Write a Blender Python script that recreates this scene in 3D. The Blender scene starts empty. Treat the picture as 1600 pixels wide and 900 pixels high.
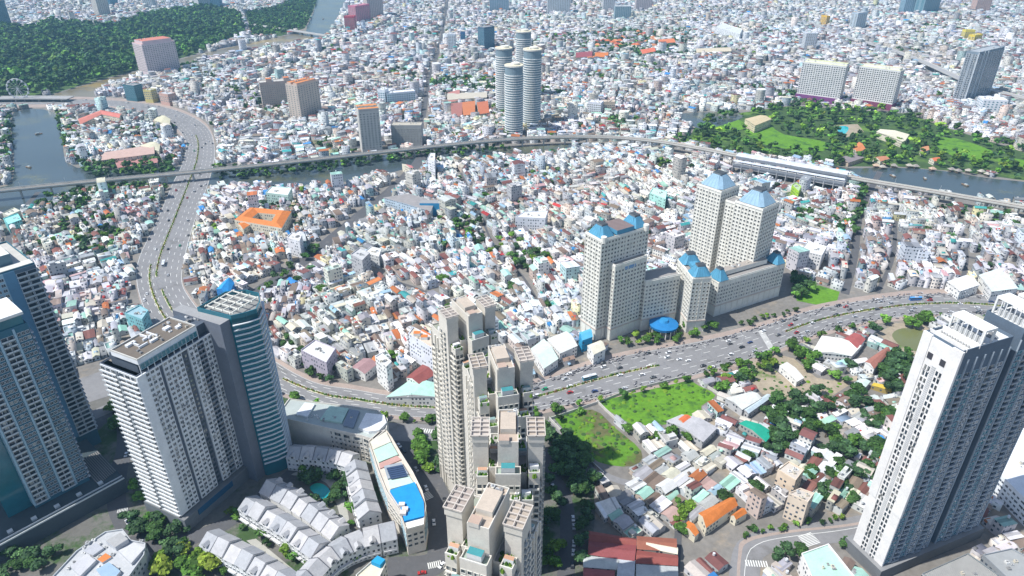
import bpy, math, random
import numpy as np
from mathutils import Vector, Matrix
random.seed(7); rng = np.random.default_rng(11)
# ---------------------------------------------------------------- camera, sky, sun, exposure
SC = bpy.context.scene
TH = math.radians(28.7); FOC = 1067.0; H = 300.0
cd = bpy.data.cameras.new('camera'); cam = bpy.data.objects.new('camera', cd); SC.collection.objects.link(cam)
cam.location = (0, 0, H); cam.rotation_euler = (math.pi/2 - TH, 0, 0)
cd.sensor_width = 36; cd.lens = 36*FOC/1600; cd.clip_start = 1; cd.clip_end = 40000
SC.camera = cam
SUN_AZ = math.radians(253); SUN_EL = math.radians(57)      # azimuth clockwise from +Y
wd = bpy.data.worlds.new("World"); SC.world = wd; wd.use_nodes = True
nt = wd.node_tree; sky = nt.nodes.new('ShaderNodeTexSky'); sky.sky_type = 'NISHITA'; sky.sun_disc = False
sky.sun_elevation = SUN_EL; sky.sun_rotation = SUN_AZ; sky.altitude = 50; sky.air_density = 1.0; sky.dust_density = 1.0
nt.links.new(sky.outputs[0], nt.nodes['Background'].inputs[0]); nt.nodes['Background'].inputs[1].default_value = 0.12
sl = bpy.data.lights.new('sun', 'SUN'); sl.energy = 4.1; sl.angle = math.radians(0.5); sl.color = (1, 0.985, 0.95)
sun = bpy.data.objects.new('sun', sl); SC.collection.objects.link(sun)
sd = Vector((math.sin(SUN_AZ)*math.cos(SUN_EL), math.cos(SUN_AZ)*math.cos(SUN_EL), math.sin(SUN_EL)))
sun.rotation_euler = sd.to_track_quat('Z', 'Y').to_euler(); sun.location = (-200, 0, 500)
SC.view_settings.view_transform = 'Standard'; SC.view_settings.look = 'None'; SC.view_settings.gamma = 1
SC.view_settings.exposure = 0.40
SC.render.engine = 'CYCLES'
SC.cycles.max_bounces = 5; SC.cycles.diffuse_bounces = 2; SC.cycles.volume_bounces = 0
COL = SC.collection
# ---------------------------------------------------------------- measuring: a photo point on a level plane -> metres
cT, sT = math.cos(TH), math.sin(TH)
def G(px, py, z=0.0):
    dx = px-800; dy = FOC*cT+(450-py)*sT; dz = -FOC*sT+(450-py)*cT
    t = (z-H)/dz
    return (dx*t, dy*t)
def GP(pts, z=0.0): return [G(p[0], p[1], z) for p in pts]
def PX(x, y, z=0.0):
    z = z-H; fw = y*cT-z*sT; up = y*sT+z*cT
    return 800+FOC*x/fw, 450-FOC*up/fw
def inside(poly, X, Y):
    r = np.zeros(X.shape, bool); n = len(poly); j = n-1
    for i in range(n):
        xi, yi = poly[i]; xj, yj = poly[j]
        if yi != yj:
            r ^= ((yi > Y) != (yj > Y)) & (X < (xj-xi)*(Y-yi)/(yj-yi)+xi)
        j = i
    return r
# ---------------------------------------------------------------- materials
MATS = {}
def mat(name, col=None, rough=0.8, spec=0.3, metal=0.0, nscale=0.15, namt=0.18, windows=None, stripe=None, coat=0, objvar=0.0, fine=None, bump=0.0, col2=None, curtain=False):
    m = bpy.data.materials.new(name); m.use_nodes = True; MATS[name] = m
    N = m.node_tree.nodes; K = m.node_tree.links; b = N['Principled BSDF']
    b.inputs['Roughness'].default_value = rough; b.inputs['Metallic'].default_value = metal
    b.inputs['Specular IOR Level'].default_value = spec
    if coat: b.inputs['Coat Weight'].default_value = coat
    if col is None:
        a = N.new('ShaderNodeAttribute'); a.attribute_name = 'Col'; src = a.outputs['Color']
    else:
        c = N.new('ShaderNodeRGB'); c.outputs[0].default_value = (*col, 1); src = c.outputs[0]
    geo = N.new('ShaderNodeNewGeometry')
    def math_(op, a, b_=None, c_=None):
        n = N.new('ShaderNodeMath'); n.operation = op
        for i, v in enumerate((a, b_, c_)):
            if v is None: continue
            if isinstance(v, (int, float)): n.inputs[i].default_value = v
            else: K.new(v, n.inputs[i])
        return n.outputs[0]
    def vmul(src, fac):
        n = N.new('ShaderNodeVectorMath'); n.operation = 'SCALE'; K.new(src, n.inputs[0]); K.new(fac, n.inputs['Scale']); return n.outputs[0]
    if col2:
        n3 = N.new('ShaderNodeTexNoise'); n3.inputs['Scale'].default_value = col2[3]; n3.inputs['Detail'].default_value = 6; n3.inputs['Roughness'].default_value = .7; K.new(geo.outputs['Position'], n3.inputs['Vector'])
        rp_ = N.new('ShaderNodeMapRange'); rp_.inputs[1].default_value = col2[4]; rp_.inputs[2].default_value = col2[4]+.09; K.new(n3.outputs['Fac'], rp_.inputs[0])
        mz = N.new('ShaderNodeMix'); mz.data_type = 'RGBA'; K.new(rp_.outputs[0], mz.inputs['Factor']); K.new(src, mz.inputs[6]); mz.inputs[7].default_value = (*col2[:3], 1); src = mz.outputs[2]
    if curtain:
        sn_ = N.new('ShaderNodeVectorMath'); sn_.operation = 'SNAP'; K.new(geo.outputs['Position'], sn_.inputs[0]); sn_.inputs[1].default_value = (1.7, 1.7, 3.2)
        w3 = N.new('ShaderNodeTexWhiteNoise'); w3.noise_dimensions = '3D'; K.new(sn_.outputs[0], w3.inputs['Vector'])
        rp_ = N.new('ShaderNodeMapRange'); rp_.inputs[1].default_value = .72; rp_.inputs[2].default_value = 1.0; K.new(w3.outputs['Value'], rp_.inputs[0])
        mz = N.new('ShaderNodeMix'); mz.data_type = 'RGBA'; K.new(rp_.outputs[0], mz.inputs['Factor']); K.new(src, mz.inputs[6]); mz.inputs[7].default_value = (.34, .34, .31, 1); src = mz.outputs[2]
    # weathering: big soft stains and small grain
    no = N.new('ShaderNodeTexNoise'); no.inputs['Scale'].default_value = nscale; no.inputs['Detail'].default_value = 4; no.inputs['Roughness'].default_value = 0.65
    K.new(geo.outputs['Position'], no.inputs['Vector'])
    fac = math_('MULTIPLY_ADD', no.outputs['Fac'], namt*2.4, 1-namt*1.2)
    if fine:
        n2 = N.new('ShaderNodeTexNoise'); n2.inputs['Scale'].default_value = fine[0]; n2.inputs['Detail'].default_value = 3
        K.new(geo.outputs['Position'], n2.inputs['Vector'])
        fac = math_('MULTIPLY', fac, math_('MULTIPLY_ADD', n2.outputs['Fac'], fine[1]*2, 1-fine[1]))
    if objvar:
        oi = N.new('ShaderNodeObjectInfo')
        fac = math_('MULTIPLY', fac, math_('MULTIPLY_ADD', oi.outputs['Random'], objvar*2, 1-objvar))
    if stripe:
        sx = N.new('ShaderNodeSeparateXYZ'); tc = N.new('ShaderNodeTexCoord'); K.new(tc.outputs['Object'], sx.inputs[0])
        s = math_('SINE', math_('MULTIPLY', sx.outputs[stripe[0]], 6.283/stripe[1]))
        fac = math_('MULTIPLY', fac, math_('MULTIPLY_ADD', s, stripe[2], 1-stripe[2]))
    out = vmul(src, fac)
    if windows:
        fw, fh, gw, gh, keep = windows
        cr = N.new('ShaderNodeVectorMath'); cr.operation = 'CROSS_PRODUCT'; K.new(geo.outputs['True Normal'], cr.inputs[0]); cr.inputs[1].default_value = (0, 0, 1)
        dt = N.new('ShaderNodeVectorMath'); dt.operation = 'DOT_PRODUCT'; K.new(geo.outputs['Position'], dt.inputs[0]); K.new(cr.outputs[0], dt.inputs[1])
        sp = N.new('ShaderNodeSeparateXYZ'); K.new(geo.outputs['Position'], sp.inputs[0])
        u = math_('DIVIDE', dt.outputs['Value'], fw); v = math_('DIVIDE', sp.outputs['Z'], fh)
        fu = math_('FRACT', u); fv = math_('FRACT', v)
        def band(x, g): return math_('LESS_THAN', math_('ABSOLUTE', math_('SUBTRACT', x, 0.52)), g/2)
        wn = N.new('ShaderNodeTexWhiteNoise'); wn.noise_dimensions = '2D'
        cb = N.new('ShaderNodeCombineXYZ'); K.new(math_('FLOOR', u), cb.inputs[0]); K.new(math_('FLOOR', v), cb.inputs[1]); K.new(cb.outputs[0], wn.inputs['Vector'])
        sn = N.new('ShaderNodeSeparateXYZ'); K.new(geo.outputs['True Normal'], sn.inputs[0])
        vert = math_('LESS_THAN', math_('ABSOLUTE', sn.outputs['Z']), 0.4)
        mask = math_('MULTIPLY', math_('MULTIPLY', band(fu, gw), band(fv, gh)), math_('MULTIPLY', vert, math_('LESS_THAN', wn.outputs['Value'], keep)))
        mx = N.new('ShaderNodeMix'); mx.data_type = 'RGBA'; K.new(mask, mx.inputs['Factor']); K.new(out, mx.inputs[6])
        dk = N.new('ShaderNodeVectorMath'); dk.operation = 'SCALE'; dk.inputs[0].default_value = (0.10, 0.13, 0.17); K.new(math_('MULTIPLY_ADD', wn.outputs['Value'], 1.2, 0.3), dk.inputs['Scale'])
        K.new(dk.outputs[0], mx.inputs[7]); out = mx.outputs[2]
    K.new(out, b.inputs['Base Color'])
    if bump:
        bp = N.new('ShaderNodeBump'); bp.inputs['Strength'].default_value = bump; bp.inputs['Distance'].default_value = 0.6
        nb = N.new('ShaderNodeTexNoise'); nb.inputs['Scale'].default_value = 0.25; nb.inputs['Detail'].default_value = 5
        K.new(geo.outputs['Position'], nb.inputs['Vector']); K.new(nb.outputs['Fac'], bp.inputs['Height']); K.new(bp.outputs[0], b.inputs['Normal'])
    return m
PLASTER = mat('plaster', fine=(1.2, 0.10))
HWALL = mat('house_wall', windows=(2.6, 3.3, 0.5, 0.42, 0.62), nscale=0.2)
ROOF = mat('roof_sheet', nscale=0.22, namt=0.22, fine=(0.9, 0.16), rough=0.7)
GLASS = mat('window_glass', (0.035, 0.05, 0.065), rough=0.12, spec=0.6, namt=0.3, nscale=0.3, objvar=0.5, curtain=True)
TEAL = mat('teal_glass', (0.015, 0.15, 0.20), rough=0.12, spec=0.7, namt=0.3, nscale=0.12)
METAL = mat('painted_metal', rough=0.5)
ASPH = mat('asphalt', (0.235, 0.23, 0.23), rough=0.9, nscale=0.03, namt=0.16, fine=(0.4, 0.16), col2=(.17, .165, .16, .05, .56))
ASPH2 = mat('dark_asphalt', (0.105, 0.105, 0.11), rough=0.9, nscale=0.05, namt=0.2, fine=(0.5, 0.15), col2=(.17, .16, .15, .06, .58))
PAVE = mat('pavement_slabs', (0.36, 0.29, 0.25), rough=0.9, nscale=0.06, namt=0.25, fine=(0.7, 0.2))
GROUND = mat('trodden_ground', (0.21, 0.195, 0.175), rough=0.95, nscale=0.03, namt=0.35, fine=(0.3, 0.3), col2=(.30, .25, .19, .02, .55))
CONC = mat('concrete', (0.42, 0.41, 0.37), rough=0.85, nscale=0.08, namt=0.15, fine=(0.8, 0.1))
MARK = mat('road_paint', (0.72, 0.72, 0.68), rough=0.7)
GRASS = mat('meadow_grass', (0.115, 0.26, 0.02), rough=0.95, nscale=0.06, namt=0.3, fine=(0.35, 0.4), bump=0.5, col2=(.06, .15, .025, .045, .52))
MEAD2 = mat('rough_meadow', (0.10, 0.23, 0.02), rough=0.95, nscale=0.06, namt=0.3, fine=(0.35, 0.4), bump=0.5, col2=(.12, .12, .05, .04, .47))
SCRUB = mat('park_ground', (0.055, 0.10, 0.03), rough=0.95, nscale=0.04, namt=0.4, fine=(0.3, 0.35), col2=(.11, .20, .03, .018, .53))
SOIL = mat('bare_soil', (0.36, 0.30, 0.22), rough=0.95, nscale=0.06, namt=0.3, fine=(0.4, 0.3), col2=(.12, .18, .05, .05, .56))
LEAF = mat('leaves', rough=0.75, spec=0.2, nscale=0.3, namt=0.2, objvar=0.25)
BARK = mat('bark', (0.12, 0.09, 0.06), rough=0.9)
CARP = mat('car_paint', rough=0.3, spec=0.5, coat=0.5, namt=0.02)
RUBBER = mat('tyre_rubber', (0.02, 0.02, 0.02), rough=0.9)
def water(name, col, rough):
    m = mat(name, col, rough=rough, spec=0.5, nscale=0.006, namt=0.35, col2=(col[0]*1.5+.02, col[1]*1.3+.012, col[2]*.8, .008, .52)); N = m.node_tree.nodes; K = m.node_tree.links
    g = N.new('ShaderNodeNewGeometry'); n = N.new('ShaderNodeTexNoise'); n.inputs['Scale'].default_value = 0.35; n.inputs['Detail'].default_value = 4
    b = N.new('ShaderNodeBump'); b.inputs['Strength'].default_value = 0.12; K.new(g.outputs['Position'], n.inputs['Vector']); K.new(n.outputs['Fac'], b.inputs['Height'])
    K.new(b.outputs[0], N['Principled BSDF'].inputs['Normal']); return m
WATER = water('river_water', (0.06, 0.08, 0.085), 0.2)
BROWN = water('silty_water', (0.20, 0.17, 0.11), 0.3)
POOLW = water('pool_water', (0.02, 0.42, 0.45), 0.08)
PONDW = water('pond_water', (0.16, 0.17, 0.07), 0.2)
# ---------------------------------------------------------------- object helpers
def tag(o, label=None, cat=None, group=None, kind=None):
    if label: o['label'] = label
    if cat: o['category'] = cat
    if group: o['group'] = group
    if kind: o['kind'] = kind
    return o
def link(o, parent=None):
    COL.objects.link(o)
    if parent is not None: o.parent = parent
    return o
def empty(name, label, cat, loc=(0, 0, 0), rz=0.0, group=None):
    o = bpy.data.objects.new(name, None); o.empty_display_size = 2; link(o); o.location = loc; o.rotation_euler = (0, 0, rz)
    return tag(o, label, cat, group)
def rot2(x, y, a): c, s = math.cos(a), math.sin(a); return (x*c-y*s, x*s+y*c)
class MB:
    def __init__(s): s.v = []; s.f = []; s.c = []; s.m = []
    def face(s, pts, col=(.5, .5, .5), mi=0):
        n = len(s.v); s.v += [tuple(p) for p in pts]; s.f.append(tuple(range(n, n+len(pts)))); s.c.append(col); s.m.append(mi)
    def prism(s, poly, z0, z1, col=(.5, .5, .5), mi=0, tcol=None, tmi=None, bottom=False, z1s=None):
        a = sum(poly[i][0]*poly[(i+1) % len(poly)][1]-poly[(i+1) % len(poly)][0]*poly[i][1] for i in range(len(poly)))
        if a < 0: poly = poly[::-1]
        n = len(s.v); k = len(poly)
        s.v += [(p[0], p[1], z0) for p in poly]+[(p[0], p[1], z1) for p in poly]
        for i in range(k):
            j = (i+1) % k; s.f.append((n+i, n+j, n+k+j, n+k+i)); s.c.append(col); s.m.append(mi)
        s.f.append(tuple(range(n+k, n+2*k))); s.c.append(tcol or col); s.m.append(mi if tmi is None else tmi)
        if bottom: s.f.append(tuple(range(n+k-1, n-1, -1))); s.c.append(col); s.m.append(mi)
    def box(s, x0, x1, y0, y1, z0, z1, col=(.5, .5, .5), mi=0, tcol=None, tmi=None, bottom=True, a=0, c=(0, 0)):
        p = [(x0, y0), (x1, y0), (x1, y1), (x0, y1)]
        if a: p = [rot2(x-c[0], y-c[1], a) for x, y in p]; p = [(x+c[0], y+c[1]) for x, y in p]
        s.prism(p, z0, z1, col, mi, tcol, tmi, bottom)
    def obox(s, cx, cy, w, d, z0, z1, ang=0, **k):
        p = [rot2(x, y, ang) for x, y in ((-w/2, -d/2), (w/2, -d/2), (w/2, d/2), (-w/2, d/2))]
        s.prism([(x+cx, y+cy) for x, y in p], z0, z1, bottom=True, **k)
    def frustum(s, p0, z0, p1, z1, col=(.5, .5, .5), mi=0, tcol=None, tmi=None):
        k = len(p0); n = len(s.v); s.v += [(p[0], p[1], z0) for p in p0]+[(p[0], p[1], z1) for p in p1]
        for i in range(k):
            j = (i+1) % k; s.f.append((n+i, n+j, n+k+j, n+k+i)); s.c.append(col); s.m.append(mi)
        s.f.append(tuple(range(n+k, n+2*k))); s.c.append(tcol or col); s.m.append(mi if tmi is None else tmi)
    def cyl(s, cx, cy, r, z0, z1, n=12, r1=None, **k):
        r1 = r if r1 is None else r1
        p0 = [(cx+r*math.cos(6.2832*i/n), cy+r*math.sin(6.2832*i/n)) for i in range(n)]
        p1 = [(cx+r1*math.cos(6.2832*i/n), cy+r1*math.sin(6.2832*i/n)) for i in range(n)]
        s.frustum(p0, z0, p1, z1, **k)
    def bar(s, a, b, r, n=5, col=(.5, .5, .5), mi=0, r1=None):
        a = Vector(a); b = Vector(b); d = (b-a).normalized(); u = d.cross(Vector((0, 0, 1)))
        if u.length < .01: u = Vector((1, 0, 0))
        u.normalize(); w = d.cross(u); r1 = r if r1 is None else r1; k = len(s.v)
        for q, rr in ((a, r), (b, r1)):
            for i in range(n): t = 6.2832*i/n; s.v.append(tuple(q+u*math.cos(t)*rr+w*math.sin(t)*rr))
        for i in range(n): j = (i+1) % n; s.f.append((k+i, k+n+i, k+n+j, k+j)); s.c.append(col); s.m.append(mi)
        s.f.append(tuple(range(k+n-1, k-1, -1))); s.c.append(col); s.m.append(mi)
        s.f.append(tuple(range(k+n, k+2*n))); s.c.append(col); s.m.append(mi)
    def mesh(s, name, mats):
        me = bpy.data.meshes.new(name); me.from_pydata(s.v, [], s.f)
        at = me.attributes.new('Col', 'FLOAT_COLOR', 'FACE'); a = np.ones((len(s.f), 4), np.float32); a[:, :3] = np.array(s.c, np.float32).reshape(-1, 3); at.data.foreach_set('color', a.ravel())
        for m in mats: me.materials.append(m)
        me.polygons.foreach_set('material_index', np.array(s.m, np.int32)); me.update(); return me
    def build(s, name, mats, parent=None, **k):
        o = bpy.data.objects.new(name, s.mesh(name, mats)); link(o, parent); return tag(o, **k)
def np_obj(name, V, Q, T, cq, ct, mq, mt, mats, parent=None, smooth=False):
    me = bpy.data.meshes.new(name); nq, ntr = len(Q), len(T); me.vertices.add(len(V)); me.vertices.foreach_set('co', V.astype(np.float32).ravel())
    lp = np.concatenate([Q.ravel(), T.ravel()]).astype(np.int32); me.loops.add(len(lp)); me.loops.foreach_set('vertex_index', lp)
    me.polygons.add(nq+ntr); ls = np.concatenate([np.arange(nq)*4, nq*4+np.arange(ntr)*3]).astype(np.int32); me.polygons.foreach_set('loop_start', ls)
    for m in mats: me.materials.append(m)
    me.polygons.foreach_set('material_index', np.concatenate([mq, mt]).astype(np.int32))
    me.update(calc_edges=True)
    at = me.attributes.new('Col', 'FLOAT_COLOR', 'FACE'); a = np.ones((nq+ntr, 4), np.float32); a[:, :3] = np.concatenate([cq.reshape(-1, 3), ct.reshape(-1, 3)]); at.data.foreach_set('color', a.ravel())
    o = bpy.data.objects.new(name, me); link(o, parent); return o
class Acc:                                   # many copies of small shapes joined in one mesh
    def __init__(s): s.V = []; s.Q = []; s.T = []; s.cq = []; s.ct = []; s.mq = []; s.mt = []; s.n = 0
    def add(s, V, faces, cols, mis):         # V (n,k,3); cols: list of (n,3) per face
        n, k, _ = V.shape
        if n == 0: return
        base = s.n+np.arange(n)*k; s.V.append(V.reshape(-1, 3)); s.n += n*k
        for f, c, m in zip(faces, cols, mis):
            idx = base[:, None]+np.array(f)[None]
            if len(f) == 4: s.Q.append(idx); s.cq.append(c); s.mq.append(np.full(n, m))
            else: s.T.append(idx); s.ct.append(c); s.mt.append(np.full(n, m))
    def build(s, name, mats, parent=None, **k):
        c = lambda L, sh: np.concatenate(L) if L else np.zeros(sh)
        o = np_obj(name, c(s.V, (0, 3)), c(s.Q, (0, 4)).astype(int), c(s.T, (0, 3)).astype(int), c(s.cq, (0, 3)), c(s.ct, (0, 3)), c(s.mq, (0,)), c(s.mt, (0,)), mats, parent)
        return tag(o, **k)
def sheet(name, poly, z, m, kind='structure', **k):
    b = MB(); a = sum(poly[i][0]*poly[(i+1) % len(poly)][1]-poly[(i+1) % len(poly)][0]*poly[i][1] for i in range(len(poly)))
    if a < 0: poly = poly[::-1]
    b.face([(x, y, z) for x, y in poly]); return b.build(name, [m], kind=kind, **k)
def smoothpoly(pts, n=4):                    # closed outline rounded by Catmull-Rom
    o = []; k = len(pts)
    for i in range(k):
        p0, p1, p2, p3 = (np.array(pts[(i+j-1) % k], float) for j in range(4))
        for t in np.arange(n)/n: o.append(tuple(0.5*((2*p1)+(-p0+p2)*t+(2*p0-5*p1+4*p2-p3)*t*t+(-p0+3*p1-3*p2+p3)*t**3)))
    return o
def spline(pts, n=6):
    pts = [np.array(p, float) for p in pts]; q = [2*pts[0]-pts[1]]+pts+[2*pts[-1]-pts[-2]]; o = []
    for i in range(1, len(q)-2):
        for t in np.arange(n)/n:
            p0, p1, p2, p3 = q[i-1:i+3]; o.append(0.5*((2*p1)+(-p0+p2)*t+(2*p0-5*p1+4*p2-p3)*t*t+(-p0+3*p1-3*p2+p3)*t**3))
    o.append(pts[-1]); return np.array(o)
# ---------------------------------------------------------------- labels that single each thing out
LAND = [('blue podium roof', G(1037, 505)), ('orange hall roof', G(1130, 800)), ('muddy pond', G(1425, 530)), ('bright green field', G(1030, 625)),
        ('green roofed shed', G(1180, 672)), ('slanting white tower', G(1350, 880)), ('cream central towers', G(770, 760)), ('curved blue roofed mall', G(640, 780)),
        ('white curved roof', G(585, 660)), ('orange courtyard school', G(415, 335)), ('metro station', G(1235, 265)), ('round striped towers', G(818, 200)),
        ('teal towers', G(60, 780)), ('highway bridge', G(60, 163)), ('swimming pool', G(1315, 205)), ('blue gabled hall', G(350, 450)), ('villa garden pool', G(502, 768)),
        ('mansard roofed towers', G(970, 530)), ('sandy lot', G(1230, 600)), ('yellow shed', G(1378, 606)), ('dark red warehouse', G(985, 870)), ('twin cream towers', G(1320, 168)),
        ('garden crossroads', G(1180, 845)), ('highway bend', G(265, 440)), ('pink hotel tower', G(245, 118)), ('lone mint block', G(1290, 890)), ('ferris wheel', G(34, 145))]
ORD = ['nearest', 'second nearest', 'third nearest', 'fourth nearest', 'fifth nearest', 'sixth nearest', 'seventh nearest', 'eighth nearest', 'ninth nearest', 'tenth nearest',
       'eleventh nearest', 'twelfth nearest', 'thirteenth nearest', 'fourteenth nearest', 'fifteenth nearest', 'sixteenth nearest']
PEND = []
def later(o, text, x, y): PEND.append((o, text, x, y))
def flush():
    d = {}
    for e in PEND:
        l = min(LAND, key=lambda l: (l[1][0]-e[2])**2+(l[1][1]-e[3])**2); d.setdefault((e[1], l[0], l[1]), []).append(e)
    for (t, nm, p), es in d.items():
        es.sort(key=lambda e: (p[0]-e[2])**2+(p[1]-e[3])**2)
        for i, e in enumerate(es):
            s = '%s, %s to the %s' % (t, ORD[min(i, 15)] if i < 16 else 'farther', nm); e[0]['label'] = s if i < 16 else t+', farther out from the '+nm
# ---------------------------------------------------------------- colours of roofs and walls
def C(*a): return tuple(a)
WHITE = (.78, .77, .74); CREAM = (.72, .66, .52)
RC = [('white', (.74, .73, .71), 34), ('pale grey', (.50, .50, .50), 18), ('cream', (.60, .55, .44), 13), ('mid grey', (.28, .28, .29), 12), ('rust red', (.22, .09, .075), 10), ('mint green', (.34, .56, .46), 6),
      ('brown', (.24, .18, .14), 8), ('pale blue', (.34, .48, .60), 3.5), ('pink', (.56, .36, .34), 3), ('orange', (.50, .17, .06), 2), ('teal', (.06, .34, .32), .8), ('bright blue', (.05, .24, .52), 1), ('bright red', (.50, .05, .05), .8)]
RCc = np.array([r[1] for r in RC]); RCp = np.array([r[2] for r in RC], float)
WC = np.array([(.76, .75, .73), (.70, .66, .58), (.62, .61, .60), (.46, .47, .49), (.66, .68, .63), (.62, .67, .70), (.70, .58, .50), (.42, .40, .37), (.50, .66, .62), (.74, .68, .40)])
WP = np.array([34, 17, 14, 8, 7, 6, 5, 5, 3, 1.5]); WP = WP/WP.sum()
# ---------------------------------------------------------------- layout (outlines read off the photograph, kept in metres)
EXCL = []; TREEP = []
def excl(poly, grow=0.0):
    if grow:
        cx = sum(p[0] for p in poly)/len(poly); cy = sum(p[1] for p in poly)/len(poly)
        poly = [(p[0]+(p[0]-cx)/max(1e-6, math.hypot(p[0]-cx, p[1]-cy))*grow, p[1]+(p[1]-cy)/max(1e-6, math.hypot(p[0]-cx, p[1]-cy))*grow) for p in poly]
    EXCL.append(poly); return poly
gs = []
for i in range(2):
    pass
gb = MB(); gb.face([(-9000, -2500, 0), (9000, -2500, 0), (9000, 12000, 0), (-9000, 12000, 0)]); gb.build('ground', [GROUND], kind='structure')
# water
sheet('river', excl(smoothpoly(GP([(21, 176), (88, 176), (98, 225), (120, 262), (275, 260), (400, 262), (520, 250), (640, 238), (760, 231), (905, 225), (905, 233), (840, 241), (760, 246), (690, 250), (640, 262), (600, 272), (500, 290), (430, 293), (330, 290), (240, 285), (130, 292), (60, 325), (-60, 345), (-60, 300), (12, 290), (22, 250)]), 3)), .10, WATER)
sheet('river', excl(smoothpoly(GP([(1060, 178), (1140, 176), (1160, 184), (1110, 200), (1085, 198)]), 3)), .10, WATER)
sheet('river', excl(smoothpoly(GP([(1300, 258), (1330, 263), (1400, 262), (1480, 268), (1540, 278), (1600, 284), (1760, 300), (1800, 360), (1600, 324), (1450, 303), (1330, 278)]), 3)), .10, WATER)
sheet('river', excl(smoothpoly(GP([(-60, 159), (60, 154), (85, 147), (150, 128), (230, 108), (300, 88), (370, 72), (440, 57), (478, 46), (490, 20), (500, -8), (540, -8), (524, 35), (505, 60), (470, 68), (430, 74), (380, 82), (300, 98), (240, 112), (160, 138), (130, 160), (0, 164)]), 3)), .10, BROWN)
# park, forest and scrub grounds
sheet('river', smoothpoly(GP([(478, 52), (490, 20), (500, -8), (540, -8), (524, 35), (508, 58)]), 3), .25, WATER)
FOREST = GP([(-200, 30), (60, 46), (80, 36), (180, 42), (230, 24), (330, 12), (375, 24), (384, 55), (300, 86), (230, 106), (150, 126), (85, 146), (0, 156), (-200, 165)])
BANK = GP([(385, 22), (430, 14), (475, -8), (498, -8), (488, 20), (476, 44), (440, 56), (395, 60)])
ISLAND = GP([(1085, 200), (1112, 183), (1160, 176), (1240, 165), (1420, 178), (1480, 200), (1600, 238), (1760, 262), (1760, 296), (1600, 282), (1500, 268), (1400, 260), (1320, 260), (1150, 244), (1050, 222), (1080, 210)])
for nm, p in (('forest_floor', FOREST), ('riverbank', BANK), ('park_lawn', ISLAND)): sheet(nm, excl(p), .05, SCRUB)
ESTATE = GP([(-200, 600), (130, 600), (170, 570), (400, 560), (432, 602), (520, 640), (620, 660), (690, 662), (850, 662), (856, 650), (925, 745), (930, 800), (915, 1000), (700, 1300), (-400, 1300)])
sheet('estate_ground', excl(ESTATE), .04, mat('estate_paving', (0.15, 0.145, 0.13), rough=.9, nscale=.04, namt=.3, fine=(.4, .25), col2=(.05, .095, .03, .03, .49)))
for p in ([(1165, 205), (1200, 196), (1225, 210), (1290, 222), (1285, 236), (1225, 232), (1185, 222)], [(1460, 222), (1480, 214), (1520, 224), (1555, 240), (1520, 250), (1480, 240)], [(1560, 248), (1600, 250), (1600, 264), (1570, 260)], [(1110, 196), (1150, 186), (1165, 200), (1130, 206)]):
    sheet('lawn', smoothpoly(GP(p), 3), .09, GRASS)
FIELD1 = GP([(938, 628), (975, 615), (1062, 592), (1092, 603), (1118, 618), (1096, 634), (1090, 648), (1010, 668), (968, 652)])
FIELD2 = GP([(858, 652), (925, 640), (960, 668), (1002, 705), (990, 728), (935, 722), (900, 690), (872, 668)])
for p, m in ((FIELD1, GRASS), (FIELD2, MEAD2)): sheet('meadow', excl(smoothpoly(p, 3)), .08, m)
LOT = GP([(1150, 566), (1180, 545), (1240, 560), (1275, 590), (1330, 600), (1290, 625), (1230, 628), (1190, 615)])
sheet('bare_lot', excl(LOT), .06, SOIL)
sheet('bare_lot', excl(GP([(1372, 520), (1400, 505), (1440, 506), (1460, 520), (1455, 548), (1425, 560), (1390, 540)])), .06, SOIL)
sheet('pond', smoothpoly(GP([(1394, 522), (1410, 513), (1440, 516), (1462, 530), (1452, 548), (1425, 548), (1402, 536)]), 3), .12, PONDW)
sheet('lawn', excl(GP([(1240, 450), (1280, 446), (1312, 456), (1308, 470), (1275, 476), (1245, 470)])), .09, GRASS)
TREEP_ = []     # (outline, spacing, height range, tone)
def trees_in(pts, sp, h=(6, 11), tone=0, z=0, ex=True):
    p = GP(pts); TREEP.append((p, sp, h, tone))
    if ex: excl(p)
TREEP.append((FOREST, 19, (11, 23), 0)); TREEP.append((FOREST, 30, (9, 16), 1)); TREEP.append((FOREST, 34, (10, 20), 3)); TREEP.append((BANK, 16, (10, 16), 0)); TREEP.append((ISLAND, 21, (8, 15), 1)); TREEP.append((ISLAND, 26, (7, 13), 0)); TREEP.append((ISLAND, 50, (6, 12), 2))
# ---------------------------------------------------------------- roads
def ribbon(name, L, R, m, z=.14, zs=None, n=6, ex=True, **k):
    a = spline(GP(L), n); b = spline(GP(R), n); q = MB(); zz = zs if zs is not None else [z]*len(a)
    if zs is not None: zz = np.interp(np.linspace(0, 1, len(a)), np.linspace(0, 1, len(zs)), zs)
    for i in range(len(a)-1): q.face([(*a[i], zz[i]), (*a[i+1], zz[i+1]), (*b[i+1], zz[i+1]), (*b[i], zz[i])])
    if ex: excl([tuple(p) for p in a]+[tuple(p) for p in b[::-1]])
    return q.build(name, [m], kind='structure', **k), a, b
def along(a, b, f):  # centre line at fraction f
    return a*(1-f)+b*f
def resample(c, step):
    d = np.r_[0, np.cumsum(np.hypot(*np.diff(c, axis=0).T))]; t = np.arange(0, d[-1], step)
    x = np.interp(t, d, c[:, 0]); y = np.interp(t, d, c[:, 1]); x2 = np.interp(t+.5, d, c[:, 0]); y2 = np.interp(t+.5, d, c[:, 1])
    return x, y, np.arctan2(y2-y, x2-x)
marks = MB()
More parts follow.
